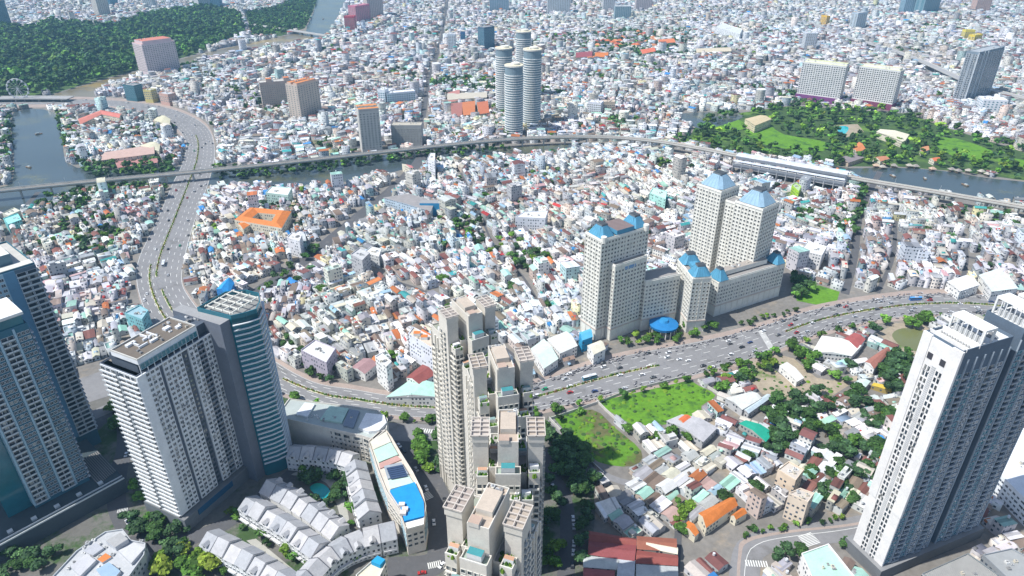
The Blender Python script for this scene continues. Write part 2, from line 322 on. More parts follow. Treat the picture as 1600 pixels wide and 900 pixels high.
def dashes(c, w=.35, l=6, gap=10, z=.2, solid=False):
    if solid:
        x, y, a = resample(c, 5)
        for i in range(len(x)-1):
            nx, ny = -math.sin(a[i])*w/2, math.cos(a[i])*w/2; mx_, my_ = -math.sin(a[i+1])*w/2, math.cos(a[i+1])*w/2
            marks.face([(x[i]-nx, y[i]-ny, z), (x[i+1]-mx_, y[i+1]-my_, z), (x[i+1]+mx_, y[i+1]+my_, z), (x[i]+nx, y[i]+ny, z)])
        return
    x, y, a = resample(c, l+gap)
    for i in range(len(x)):
        dx, dy = math.cos(a[i])*l, math.sin(a[i])*l; nx, ny = -math.sin(a[i])*w/2, math.cos(a[i])*w/2
        marks.face([(x[i]-nx, y[i]-ny, z), (x[i]+dx-nx, y[i]+dy-ny, z), (x[i]+dx+nx, y[i]+dy+ny, z), (x[i]+nx, y[i]+ny, z)])
def zebra(p0, p1, wd, n, z=.21):
    a = np.array(G(*p0)); b = np.array(G(*p1)); d = (b-a)/np.linalg.norm(b-a); nrm = np.array((-d[1], d[0])); L = np.linalg.norm(b-a)
    for i in range(n):
        c = a+d*L*(i+.25)/n; e = a+d*L*(i+.75)/n
        marks.face([(*(c-nrm*wd/2), z), (*(e-nrm*wd/2), z), (*(e+nrm*wd/2), z), (*(c+nrm*wd/2), z)])
lampspots = []; hedges = []
# the avenue: pavement sheet below, carriageway on top
AU = [(330, 470), (390, 545), (425, 562), (462, 584), (500, 600), (550, 608), (612, 618), (687, 622), (760, 617), (827, 602), (950, 562), (1125, 527), (1200, 507), (1280, 482), (1400, 463), (1500, 459), (1600, 466), (1720, 480)]
AL = [(345, 520), (395, 590), (437, 612), (475, 624), (525, 637), (570, 643), (625, 650), (687, 653), (770, 650), (850, 640), (975, 612), (1085, 586), (1200, 552), (1290, 518), (1400, 496), (1500, 491), (1600, 500), (1720, 520)]
off = lambda L, d: [(p[0], p[1]+d) for p in L]
ribbon('pavement', off(AU, -7), off(AL, 6), PAVE, .10)
_, a, b = ribbon('avenue', AU, AL, ASPH, .16)
AVE = (a, b)
for f in (.14, .27, .40, .62, .74, .87): dashes(along(a, b, f))
for f in (.02, .98): dashes(along(a, b, f), w=.25, solid=True)
m0 = along(a, b, .5)
hedges.append(m0[14:64]); hedges.append(m0[74:])
ribbon('side_road', [(596, 660), (640, 662), (690, 664), (760, 664), (850, 655)], [(600, 686), (640, 690), (690, 688), (760, 684), (858, 668)], ASPH, .15)
trees_in([(616, 654), (687, 655), (687, 661), (616, 660)], 7, (2, 3.5), 1)
# highway on the left
HL = [(-80, 165), (0, 164), (100, 163), (165, 165), (225, 176), (270, 196), (290, 222), (285, 255), (268, 290), (245, 345), (218, 400), (213, 440), (228, 490), (262, 540)]
HR = [(-80, 154), (0, 155), (100, 155), (175, 157), (240, 164), (290, 178), (325, 200), (336, 235), (328, 280), (305, 345), (290, 400), (285, 440), (300, 470), (330, 505)]
ribbon('pavement', off(HL, 5), off(HR, -4), PAVE, .12)
_, a, b = ribbon('highway', HL, HR, ASPH, .18)
HWY = (a, b)
for f in (.12, .25, .37, .63, .75, .88): dashes(along(a, b, f), z=.24)
for f in (.015, .985): dashes(along(a, b, f), w=.3, z=.24, solid=True)
hedges.append(along(a, b, .45)[36:66]); hedges.append(along(a, b, .30)[62:]); hedges.append(along(a, b, .52)[68:])
ribbon('avenue', [(-80, 640), (60, 610), (130, 590), (175, 572), (262, 530), (330, 505)], [(-80, 690), (60, 655), (130, 632), (185, 615), (300, 585), (400, 590)], ASPH, .165)
ribbon('avenue', [(-80, 700), (60, 672), (130, 648), (185, 626), (300, 600)], [(-80, 730), (60, 690), (130, 664), (190, 640), (300, 620)], ASPH, .17)
# streets
def street(name, L, w, m=ASPH2, z=.13, ex=True):
    c = spline(GP(L), 5); x, y, an = resample(c, 4); q = MB(); l = np.c_[x-np.sin(an)*-w/2, y-np.cos(an)*w/2]; r = np.c_[x+np.sin(an)*-w/2, y+np.cos(an)*w/2]
    for i in range(len(x)-1): q.face([(*l[i], z), (*l[i+1], z), (*r[i+1], z), (*r[i], z)])
    if ex: excl([tuple(p) for p in l]+[tuple(p) for p in r[::-1]])
    q.build(name, [m], kind='structure'); return c
street('street', [(340, 500), (400, 458), (450, 425), (500, 388), (560, 338), (610, 298), (650, 258), (665, 235)], 15)
for q_ in ([(404, 452), (452, 420), (502, 384), (500, 392), (450, 432), (408, 460)],): TREEP.append((GP(q_), 9, (6, 9), 0))
street('street', [(650, 235), (660, 190), (672, 120), (690, 60), (700, 0)], 8)
street('street', [(840, 470), (815, 430), (770, 380), (745, 320), (720, 270)], 2.5)
street('street', [(905, 640), (760, 520), (700, 470), (560, 420)], 3)
street('street', [(1190, 555), (1215, 575), (1250, 600)], 8)
street('street', [(1375, 268), (1345, 330), (1335, 400), (1320, 460)], 7)
street('street', [(60, 300), (20, 350), (10, 420)], 6)
street('street', [(1250, 330), (1420, 380), (1600, 420)], 5)
street('street', [(1400, 330), (1395, 400), (1370, 460)], 4)
street('street', [(1500, 350), (1510, 400), (1500, 455)], 4)
street('motorway', [(1240, 30), (1290, 50), (1380, 75), (1450, 108), (1520, 140), (1600, 160), (1700, 180)], 26, ASPH, .15)
street('street', [(935, 200), (1060, 150), (1200, 100), (1300, 60)], 8)
street('street', [(335, 180), (420, 120), (560, 60), (640, 20)], 8)
street('street', [(340, 260), (420, 250), (560, 230), (650, 200)], 7)
street('street', [(900, 100), (1000, 140), (1100, 170)], 7)
street('street', [(1050, 40), (1250, 120), (1500, 180)], 7)
GARD = street('street', [(850, 700), (862, 740), (880, 775), (888, 830), (884, 900), (880, 1000)], 9)
EST = street('street', [(120, 690), (185, 640), (196, 690), (184, 745), (186, 800), (230, 850), (330, 830), (420, 770), (470, 730)], 10, z=.12)
MALLST = street('street', [(612, 670), (650, 715), (680, 770), (690, 830), (680, 880), (600, 890)], 15, z=.12)
street('lane', [(860, 655), (900, 700), (945, 742), (1000, 760)], 5, ASPH, .14)
street('lane', [(1230, 640), (1300, 600), (1345, 590)], 5, SOIL, .14)
street('lane', [(1060, 830), (1055, 900)], 4)
CR = street('crossroad', [(1420, 808), (1320, 828), (1240, 838), (1185, 850), (1165, 880), (1160, 1000)], 15, ASPH, .15)
dashes(CR, w=.3, solid=True, z=.22)
ribbon('pavement', [(1450, 795), (1330, 818), (1240, 828), (1165, 842), (1153, 870), (1150, 950)], [(1450, 799), (1330, 822), (1240, 832), (1172, 846), (1158, 872), (1156, 950)], PAVE, .17)
trees_in([(1160, 830), (1230, 818), (1330, 808), (1330, 814), (1230, 826), (1160, 840)], 4, (2.5, 4), 1)
zebra((1256, 835), (1272, 852), 9, 9); zebra((1164, 880), (1200, 882), 4, 9)
zebra((1188, 516), (1206, 546), 5, 16); zebra((655, 672), (690, 676), 4, 10); zebra((183, 799), (200, 796), 3, 7); zebra((668, 885), (690, 880), 4, 7); zebra((664, 770), (672, 780), 5, 6)
marks.build('road_markings', [MARK], kind='stuff')
# kerbed medians with clipped hedge
def hedge(c, w=2.2):
    x, y, an = resample(c, 5); k = MB(); h = MB(); n = len(x)
    for i in range(n-1):
        nx, ny = -math.sin(an[i]), math.cos(an[i]); mx_, my_ = -math.sin(an[i+1]), math.cos(an[i+1])
        k.prism([(x[i]-nx*w/2, y[i]-ny*w/2), (x[i+1]-mx_*w/2, y[i+1]-my_*w/2), (x[i+1]+mx_*w/2, y[i+1]+my_*w/2), (x[i]+nx*w/2, y[i]+ny*w/2)], .1, .42, (.62, .58, .45))
        for t in np.linspace(0, .8, 4):
            px = x[i]*(1-t)+x[i+1]*t; py = y[i]*(1-t)+y[i+1]*t; r = random.uniform(.6, 1.1); hh = random.uniform(.6, 1.6)
            h.cyl(px+random.uniform(-.3, .3), py+random.uniform(-.3, .3), r, .42, .42+hh, n=6, r1=r*.5, col=random.choice([(.12, .2, .03), (.06, .12, .03), (.2, .22, .04), (.16, .1, .04)]))
    k.build('median', [PLASTER], kind='structure')
    o = h.build('hedge', [LEAF], cat='hedge'); later(o, 'low clipped hedge along the planted road median', float(x[n//2]), float(y[n//2]))
for c in hedges: hedge(c)
# ---------------------------------------------------------------- windows and balconies
def proto_window(name, fc, gm=GLASS, fw=.12, dp=.18, mull=0, slab=False, sill=0.0):
    b = MB()
    o = [(-.5, 0), (.5, 0), (.5, 1), (-.5, 1)]; i_ = [(-.5+fw, fw), (.5-fw, fw), (.5-fw, 1-fw), (-.5+fw, 1-fw)]
    for k in range(4):
        j = (k+1) % 4
        b.face([(o[k][0], -dp, o[k][1]), (o[j][0], -dp, o[j][1]), (i_[j][0], -dp, i_[j][1]), (i_[k][0], -dp, i_[k][1])], fc)
        b.face([(o[k][0], 0, o[k][1]), (o[j][0], 0, o[j][1]), (o[j][0], -dp, o[j][1]), (o[k][0], -dp, o[k][1])], fc)
        b.face([(i_[k][0], -dp, i_[k][1]), (i_[j][0], -dp, i_[j][1]), (i_[j][0], -.02, i_[j][1]), (i_[k][0], -.02, i_[k][1])], fc)
    b.face([(p[0], -.02, p[1]) for p in i_], (0, 0, 0), 1)
    if mull: b.face([(-.03, -dp*.6, fw), (.03, -dp*.6, fw), (.03, -dp*.6, 1-fw), (-.03, -dp*.6, 1-fw)], fc)
    if slab: b.box(-.55, .55, -1.1, 0, -.06, 0.03, fc); b.box(-.55, .55, -1.1, -1.02, .03, .3, slab if isinstance(slab, tuple) else fc)
    return b.mesh(name, [PLASTER, gm])
WIN_W = proto_window('window_white', (.72, .73, .74), fw=.10)
WIN_M = proto_window('window_mull', (.70, .72, .74), fw=.07, mull=1)
WIN_C = proto_window('window_cream', (.66, .64, .58), fw=.12)
WIN_D = proto_window('window_plain', (.10, .10, .11), fw=.05, dp=.06)
WIN_B = proto_window('balcony_white', (.74, .75, .76), fw=.05, dp=.05, slab=(.55, .6, .63))
WIN_G = proto_window('balcony_grey', (.42, .46, .50), fw=.05, dp=.05, slab=(.30, .34, .38))
WIN_CB = proto_window('balcony_cream', (.74, .70, .62), fw=.05, dp=.05, slab=(.74, .70, .62))
WIN_T = proto_window('window_teal', (.38, .52, .58), gm=TEAL, fw=.06)
def mesh_arrays(me):
    V = np.array([v.co[:] for v in me.vertices]); F = [tuple(p.vertices) for p in me.polygons]; Cc = [tuple(me.attributes['Col'].data[i].color[:3]) for i in range(len(F))]; Mm = [p.material_index for p in me.polygons]
    F2, C2, M2 = [], [], []
    for f, c, m in zip(F, Cc, Mm):
        if len(f) <= 4: F2.append(f); C2.append(c); M2.append(m)
        else:
            for i in range(1, len(f)-1): F2.append((f[0], f[i], f[i+1])); C2.append(c); M2.append(m)
    return V, F2, C2, M2
PA = {}
class Wins:
    def __init__(s, root): s.r = root; s.L = {}
    def face(s, ox, oy, ang, L, z0, z1, cols, fh, me=WIN_W, ww=.62, wh=.5, name='window', skip=0.0, x0=0.0, top=None, sillz=.25, rows=None):
        # a wall from (ox, oy) running along ang, outward side to the right hand
        n = max(1, int((z1-z0)/fh+.01)) if rows is None else rows; cw = L/cols
        for r in range(n):
            for c in range(cols):
                if skip and random.random() < skip: continue
                t = (c+.5)*cw; s.L.setdefault((name, me.name), (me, []))[1].append((ox+math.cos(ang)*t+math.sin(ang)*.03, oy+math.sin(ang)*t-math.cos(ang)*.03, z0+r*fh+fh*sillz, ang, cw*ww, fh*wh))
    def done(s, single=True, nmax=300):
        r = s.r; rz = r.rotation_euler[2]; rx, ry, rz0 = r.location
        tot = {}
        for (name, mn), (me, L) in s.L.items():
            if not single: keep = []; rest = L
            else:
                def key(w):
                    wx, wy = rot2(w[0], w[1], rz); wx += rx; wy += ry; nx, ny = math.sin(w[3]+rz), -math.cos(w[3]+rz)
                    vx, vy, vz = -wx, -wy, H-w[2]; d = math.sqrt(vx*vx+vy*vy+vz*vz); f = (nx*vx+ny*vy)/d
                    px, py = PX(wx, wy, w[2]); vis = 1 if (-10 < px < 1610 and -10 < py < 910) else .01
                    return -max(f, .001)*vis*w[4]*w[5]/d/d
                L = sorted(L, key=key); q = max(0, nmax-tot.get(name, 0)); keep, rest = L[:q], L[q:]; tot[name] = tot.get(name, 0)+len(keep)
            for w in keep:
                o = bpy.data.objects.new(name, me); link(o, r); o.location = w[:3]; o.rotation_euler = (0, 0, w[3]); o.scale = (w[4], 1, w[5])
            if rest:
                if mn not in PA: PA[mn] = mesh_arrays(me)
                V, F, Cc, Mm = PA[mn]; A = Acc(); W = np.array(rest); n = len(W)
                lx = V[None, :, 0]*W[:, 4:5]; ly = np.repeat(V[None, :, 1], n, 0); lz = V[None, :, 2]*W[:, 5:6]; c = np.cos(W[:, 3:4]); sn = np.sin(W[:, 3:4])
                P = np.stack([lx*c-ly*sn+W[:, 0:1], lx*sn+ly*c+W[:, 1:2], lz+W[:, 2:3]], 2)
                A.add(P, F, [np.repeat(np.array([cc]), n, 0) for cc in Cc], Mm); A.build(name+'_rows', list(me.materials), r, kind='stuff')
D2R = math.radians
def sides(x0, x1, y0, y1): return {'S': (x0, y0, 0, x1-x0), 'E': (x1, y0, D2R(90), y1-y0), 'N': (x1, y1, D2R(180), x1-x0), 'W': (x0, y1, D2R(270), y1-y0)}
def body(root, x0, x1, y0, y1, z0, z1, col, tcol=(.42, .40, .36), name='wall', par=.9, mats=None, tm=0, mi=0):
    b = MB(); b.box(x0, x1, y0, y1, z0, z1, col, mi, tcol, tm, bottom=False)
    if par:
        t = .35
        for q in ((x0, x1, y0, y0+t), (x0, x1, y1-t, y1), (x0, x0+t, y0+t, y1-t), (x1-t, x1, y0+t, y1-t)): b.box(*q, z1-.01, z1+par, col, mi)
    return b.build(name, mats or [PLASTER], root)
def acunits(root, faces, n):
    b = MB()
    for _ in range(n):
        ox, oy, ang, L, z0, z1, fh = random.choice(faces); t = random.uniform(.5, L-.5); z = z0+fh*random.randrange(int((z1-z0)/fh))+.2; px = ox+math.cos(ang)*t+math.sin(ang)*.3; py = oy+math.sin(ang)*t-math.cos(ang)*.3; b.obox(px, py, .9, .45, z, z+.65, ang, col=random.choice([(.7, .7, .7), (.6, .6, .58), (.3, .3, .3)]))
    b.build('air_conditioners', [METAL], root, kind='stuff')
def clutter(root, x0, x1, y0, y1, z, n=6, name='roof_unit', big=1.0):
    for i in range(n):
        b = MB(); x = random.uniform(x0, x1); y = random.uniform(y0, y1); w = random.uniform(.8, 2.4)*big; d = random.uniform(.8, 2.0)*big; h = random.uniform(.6, 1.6)*big; g = random.choice([(.7, .7, .68), (.45, .46, .46), (.3, .3, .3), (.6, .55, .45)])
        b.box(x-w/2, x+w/2, y-d/2, y+d/2, z, z+h, g); b.cyl(x, y, min(w, d)*.35, z+h, z+h+.15, n=8, col=(.2, .2, .2)); b.build(name, [METAL], root)
# ---------------------------------------------------------------- metro viaduct and station
def viaduct():
    cpx = [(-120, 312), (0, 299), (140, 285), (300, 270), (460, 254), (640, 234), (760, 222), (850, 216), (940, 215), (1020, 221), (1100, 234), (1160, 246), (1320, 277), (1450, 299), (1600, 325), (1740, 350)]
    Z = 11.5; c = spline([G(p[0], p[1]-1, Z) for p in cpx], 8); r = empty('metro_viaduct', 'long grey elevated metro viaduct on piers crossing the whole photo', 'viaduct')
    x, y, an = resample(c, 12); w = 4.9; n = len(x); nx, ny = -np.sin(an), np.cos(an)
    def strip(name, prof, col, m=PLASTER):
        b = MB()
        for i in range(n-1):
            for k in range(len(prof)):
                k2 = (k+1) % len(prof); q = []
                for ii, kk in ((i, k), (i+1, k), (i+1, k2), (i, k2)): o_, zz = prof[kk]; q.append((x[ii]+nx[ii]*o_, y[ii]+ny[ii]*o_, zz))
                b.face(q, col)
        b.build(name, [m], r)
    strip('deck', [(-w, Z), (w, Z), (w, Z-.5), (1.8, Z-2.4), (-1.8, Z-2.4), (-w, Z-.5)], (.42, .40, .37))
    for s in (-1, 1):
        strip('parapet', [(s*w, Z), (s*w, Z+1.5), (s*(w-.3), Z+1.5), (s*(w-.3), Z)], (.60, .58, .52))
        for d in (1.2, 2.7): strip('rail', [(s*d-.12, Z+.02), (s*d+.12, Z+.02), (s*d+.12, Z+.25), (s*d-.12, Z+.25)], (.16, .12, .10))
    pm = MB(); pm.cyl(0, 0, 1.2, 0, Z-4, n=10, col=(.50, .49, .46)); pm.frustum([(-1.2, -1), (1.2, -1), (1.2, 1), (-1.2, 1)], Z-4, [(-2.2, -1.2), (2.2, -1.2), (2.2, 1.2), (-2.2, 1.2)], Z-2.42, col=(.50, .49, .46)); me = pm.mesh('pier', [PLASTER])
    x2, y2, a2 = resample(c, 32)
    for i in range(len(x2)): o = bpy.data.objects.new('pier', me); link(o, r); o.location = (x2[i], y2[i], 0); o.rotation_euler = (0, 0, a2[i]+math.pi/2)
    mb = MB(); mb.bar((0, 0, 0), (0, 0, 6), .14, col=(.5, .5, .5)); mb.bar((0, 0, 5), (2.5, 0, 5.2), .09, col=(.5, .5, .5)); mm = mb.mesh('mast', [METAL])
    x3, y3, a3 = resample(c, 48)
    for i in range(len(x3)): o = bpy.data.objects.new('mast', mm); link(o, r); o.location = (x3[i]-math.sin(a3[i])*4.6, y3[i]+math.cos(a3[i])*4.6, Z+1.4); o.rotation_euler = (0, 0, a3[i]-math.pi/2)
    EXCL.append([tuple(p) for p in np.c_[x+nx*12, y+ny*12]]+[tuple(p) for p in np.c_[x-nx*9, y-ny*9][::-1]])
    p0 = np.array(G(1150, 250, 14)); p1 = np.array(G(1322, 280, 14)); L = float(np.linalg.norm(p1-p0)); ang = math.atan2(*(p1-p0)[::-1])
    s = empty('metro_station', 'elevated metro station with long pale blue grey curved roofs over the canal', 'station', (*p0, 0), ang)
    st = MB(); st.box(0, L, -11, 11, 7, 10.5, (.5, .5, .5)); st.build('platform', [PLASTER], s)
    EXCL.append([tuple(p0+np.array(rot2(a_, b_, ang))) for a_, b_ in ((0, -16), (L, -16), (L, 22), (0, 22))])
    def arch(y0, y1, z, hh, nm):
        q = MB(); k = 8; N = 24
        for i in range(N):
            for j in range(k):
                pt = lambda i_, j_: (L*i_/N, y0+(y1-y0)*j_/k, z+hh*math.sin(math.pi*(.15+.7*j_/k)))
                col = (.60, .63, .68) if i % 2 else (.54, .57, .62); q.face([pt(i, j), pt(i+1, j), pt(i+1, j+1), pt(i, j+1)], col)
        q.build(nm, [PLASTER], s)
    arch(-3, 14, 19, 3.2, 'roof'); arch(-13, -5.5, 15.5, 1.6, 'roof')
    fr = MB()
    for i in range(13):
        X = L*i/12
        for Y in (-12, -6, 0, 11): fr.bar((X, Y, 0), (X, Y, 19 if Y > -1 else 16), .45, col=(.6, .6, .6))
    fr.build('column', [PLASTER], s, kind='stuff')
    sc = MB(); sc.box(0, L, -2.9, -2.6, 16.5, 20, (.22, .24, .27)); sc.box(0, L, -12.4, -12.1, 10.5, 13, (.25, .27, .3)); sc.build('side_panel', [PLASTER], s)
viaduct()
def raised(name, lab, pts, Z, w, cat, mesh_col=(.36, .35, .34)):
    r = empty(name, lab, cat, (0, 0, 0)); c = spline(GP(pts), 6); xs, ys, an = resample(c, 14); nx, ny = -np.sin(an), np.cos(an); n = len(xs)
    def st(nm, prof, col):
        b = MB()
        for i in range(n-1):
            for k in range(len(prof)):
                k2 = (k+1) % len(prof); b.face([(xs[ii]+nx[ii]*prof[kk][0], ys[ii]+ny[ii]*prof[kk][0], prof[kk][1]) for ii, kk in ((i, k), (i+1, k), (i+1, k2), (i, k2))], col)
        b.build(nm, [PLASTER], r)
    st('deck', [(-w, Z), (w, Z), (w, Z-1.2), (-w, Z-1.2)], mesh_col)
    for s in (-1, 1): st('parapet', [(s*w, Z), (s*w, Z+1.1), (s*(w-.4), Z+1.1), (s*(w-.4), Z)], (.55, .54, .5))
    for i in range(0, n, 3):
        b = MB(); b.obox(float(xs[i]), float(ys[i]), 2, w*1.2, 0, Z-1.2, float(an[i]), col=(.45, .44, .42)); b.build('pier', [PLASTER], r)
raised('flyover', 'long grey elevated motorway crossing the upper right of the city', [(1262, 40), (1310, 60), (1390, 84), (1450, 108), (1520, 140), (1600, 162), (1700, 182)], 10, 9, 'flyover')
raised('river_bridge', 'low grey road bridge over the upper river', [(392, 42), (430, 48), (482, 56), (520, 62), (560, 66)], 8, 7, 'bridge')
raised('road_bridge', 'wide highway bridge at the mouth of the lagoon, left edge', [(-80, 158), (0, 158), (60, 157.5), (120, 158)], 6, 11, 'bridge')
# ---------------------------------------------------------------- landmark towers
def footprint(root, x0, x1, y0, y1, g=3):
    rx, ry = root.location[:2]; a = root.rotation_euler[2]
    EXCL.append([(rx+p[0], ry+p[1]) for p in (rot2(x, y, a) for x, y in ((x0-g, y0-g), (x1+g, y0-g), (x1+g, y1+g), (x0-g, y1+g)))])
def white_slab_tower():       # left of centre, teal curved end
    r = empty('apartment_tower', 'tall white and slate apartment slab with brown roof, left of centre', 'tower', (-181.5, 268.6, 0), D2R(64)); W = Wins(r); footprint(r, -3, 75, -20, 30)
    wh = (.74, .76, .78); sl_ = (.10, .12, .16); fh = 3.1; n = 30; z0 = 10; zt = z0+n*fh
    body(r, .3, 49, .8, 27, 0, 103, sl_, (.25, .22, .18)); 
    pod = MB(); pod.box(-1, 60, -3, 29, 0, 9, (.18, .2, .22), tcol=(.2, .2, .2)); pod.box(8, 33, -3.4, -3, 5, 8.6, (.02, .10, .2)); pod.build('podium', [PLASTER], r)
    def panel(x0, x1, cols, y=0.0):
        b = MB(); b.box(x0, x1, y, y+1.2, z0, zt, wh); b.build('facade_panel', [PLASTER], r); W.face(x0, y, 0, x1-x0, z0, zt, cols, fh, WIN_M, ww=.74, wh=.6)
    b = MB(); b.box(0, 4.4, 0, 27, z0, zt, wh); b.build('facade_panel', [PLASTER], r)
    W.face(4.4, -.0, 0, .01, z0, z0, 1, fh, rows=0)
    panel(4.4, 12.5, 3); panel(14.5, 26, 4); panel(30, 35.5, 2, -.3); panel(40, 45, 2, -.3)
    W.face(26.5, .8, 0, 3, z0, zt, 1, fh, WIN_D, ww=.8, wh=.6); 
    b = MB(); b.box(35.5, 40, .2, 1, z0, zt, (.14, .10, .13)); b.build('facade_panel', [PLASTER], r); W.face(35.6, .2, 0, 4.2, z0, zt, 2, fh, WIN_G, ww=.9, wh=.6, name='balcony')
    b = MB(); b.box(45, 51.5, -9.5, 26, 0, 111, (.16, .18, .22), tcol=(.3, .3, .3)); b.build('wall', [PLASTER], r)
    # left end with projecting balconies
    for (a_, c_) in ((27, 15.5), (13.5, 0.6)):
        W.face(0, a_, D2R(270), a_-c_, z0, zt, 3, fh, WIN_B, ww=.92, wh=.78, name='balcony', sillz=.1)
    g = MB(); g.box(-.5, .2, 13.6, 15.4, 0, 103, (.20, .22, .24)); g.build('wall', [PLASTER], r)
    # recessed top storeys and the brown roof slab over them
    t = MB(); t.box(3.5, 48, 2.5, 22, 103, 109.5, (.08, .10, .13)); t.build('attic', [PLASTER], r)
    t = MB(); t.box(2.5, 37.5, -.7, 18.5, 109.5, 112, wh, tcol=(.17, .145, .12)); t.box(3.2, 36.8, 0, 17.8, 112, 112.05, (.155, .13, .105))
    for q in ((2.5, 37.5, -.7, -.2), (2.5, 37.5, 18, 18.5), (2.5, 3, -.2, 18), (37, 37.5, -.2, 18)): t.box(*q, 112, 112.8, (.55, .54, .5))
    t.build('roof', [PLASTER], r); W.face(3, -.72, 0, 34, 105.2, 109.4, 14, 4.2, WIN_T, ww=.9, wh=.8, name='attic_window')
    fr = MB()
    for i in range(10): fr.box(2.6+i*3.85, 2.9+i*3.85, -.7, -.4, 102.5, 109.5, wh)
    fr.box(0, 49, -.5, .3, 102.6, 103.5, wh); fr.box(0, .5, .4, 27, 102.6, 103.5, wh); fr.box(0, 49, 26.6, 27, 102.6, 103.5, wh); fr.build('cornice', [PLASTER], r)
    for (xa, ya, w_, d_) in ((10, 7, 5, .6), (11, 9, .6, 5), (16, 6, 4, 1.5), (18, 10, .8, 7), (21, 8, .7, 8), (15.5, 11, 5, .8), (27, 9, 3.5, 2.5), (31, 5, 2.5, 2), (8, 13, 5, 2)):
        b = MB(); b.box(xa, xa+w_, ya, ya+d_, 112.06, 113.3, (.72, .73, .74)); b.build('roof_unit', [METAL], r)
    clutter(r, 38, 48, 3, 20, 109.5, 8); clutter(r, 5, 35, 2, 16, 112.05, 16, big=.8)
    # curved teal end
    P = [(50, 12), (70, 12), (76.5, 3), (77, -6), (71, -13), (63, -18), (57.5, -15.5), (51.5, -11)]
    b = MB(); b.prism(P, 0, 111, (.02, .11, .15), 1, (.25, .25, .24), 0); b.build('wall', [PLASTER, TEAL], r)
    cr = MB()
    for i in range(8): p, q = P[i], P[(i+1) % 8]; cr.prism([p, q, (q[0]*.97+1.9, q[1]*.97), (p[0]*.97+1.9, p[1]*.97)], 108, 113.5, (.03, .13, .18), 1)
    cr.build('crown', [PLASTER, TEAL], r)
    pg = MB()
    for i in range(5): pg.box(53+i*4.6, 53.5+i*4.6, -11, 9, 113.6, 114.2, (.72, .70, .62))
    for i in range(4): pg.box(52, 73, -10+i*6, -9.5+i*6, 113.6, 114.2, (.72, .70, .62))
    pg.build('pergola', [PLASTER], r); clutter(r, 54, 70, -9, 8, 111, 7)
    for i in range(31):
        z = z0+i*3.25; s = MB(); Q = [(p[0]+(p[0]-63)*.02, p[1]+(p[1]+2)*.03) for p in P[2:8]]; Q = Q[1:] if i % 2 else Q[1:]
        O_ = [(p[0]+.9*(p[0]-63)/12, p[1]-.9) for p in Q]
        for k in range(len(Q)-1): s.prism([Q[k], Q[k+1], O_[k+1], O_[k]], z, z+.45, (.74, .76, .77), bottom=True)
        s.build('balcony_slab', [PLASTER], r)
    acunits(r, [(4.4, 0, 0, 8, z0, zt, fh), (14.5, 0, 0, 11, z0, zt, fh), (30, -.3, 0, 5, z0, zt, fh), (40, -.3, 0, 5, z0, zt, fh)], 260); W.done()
white_slab_tower()
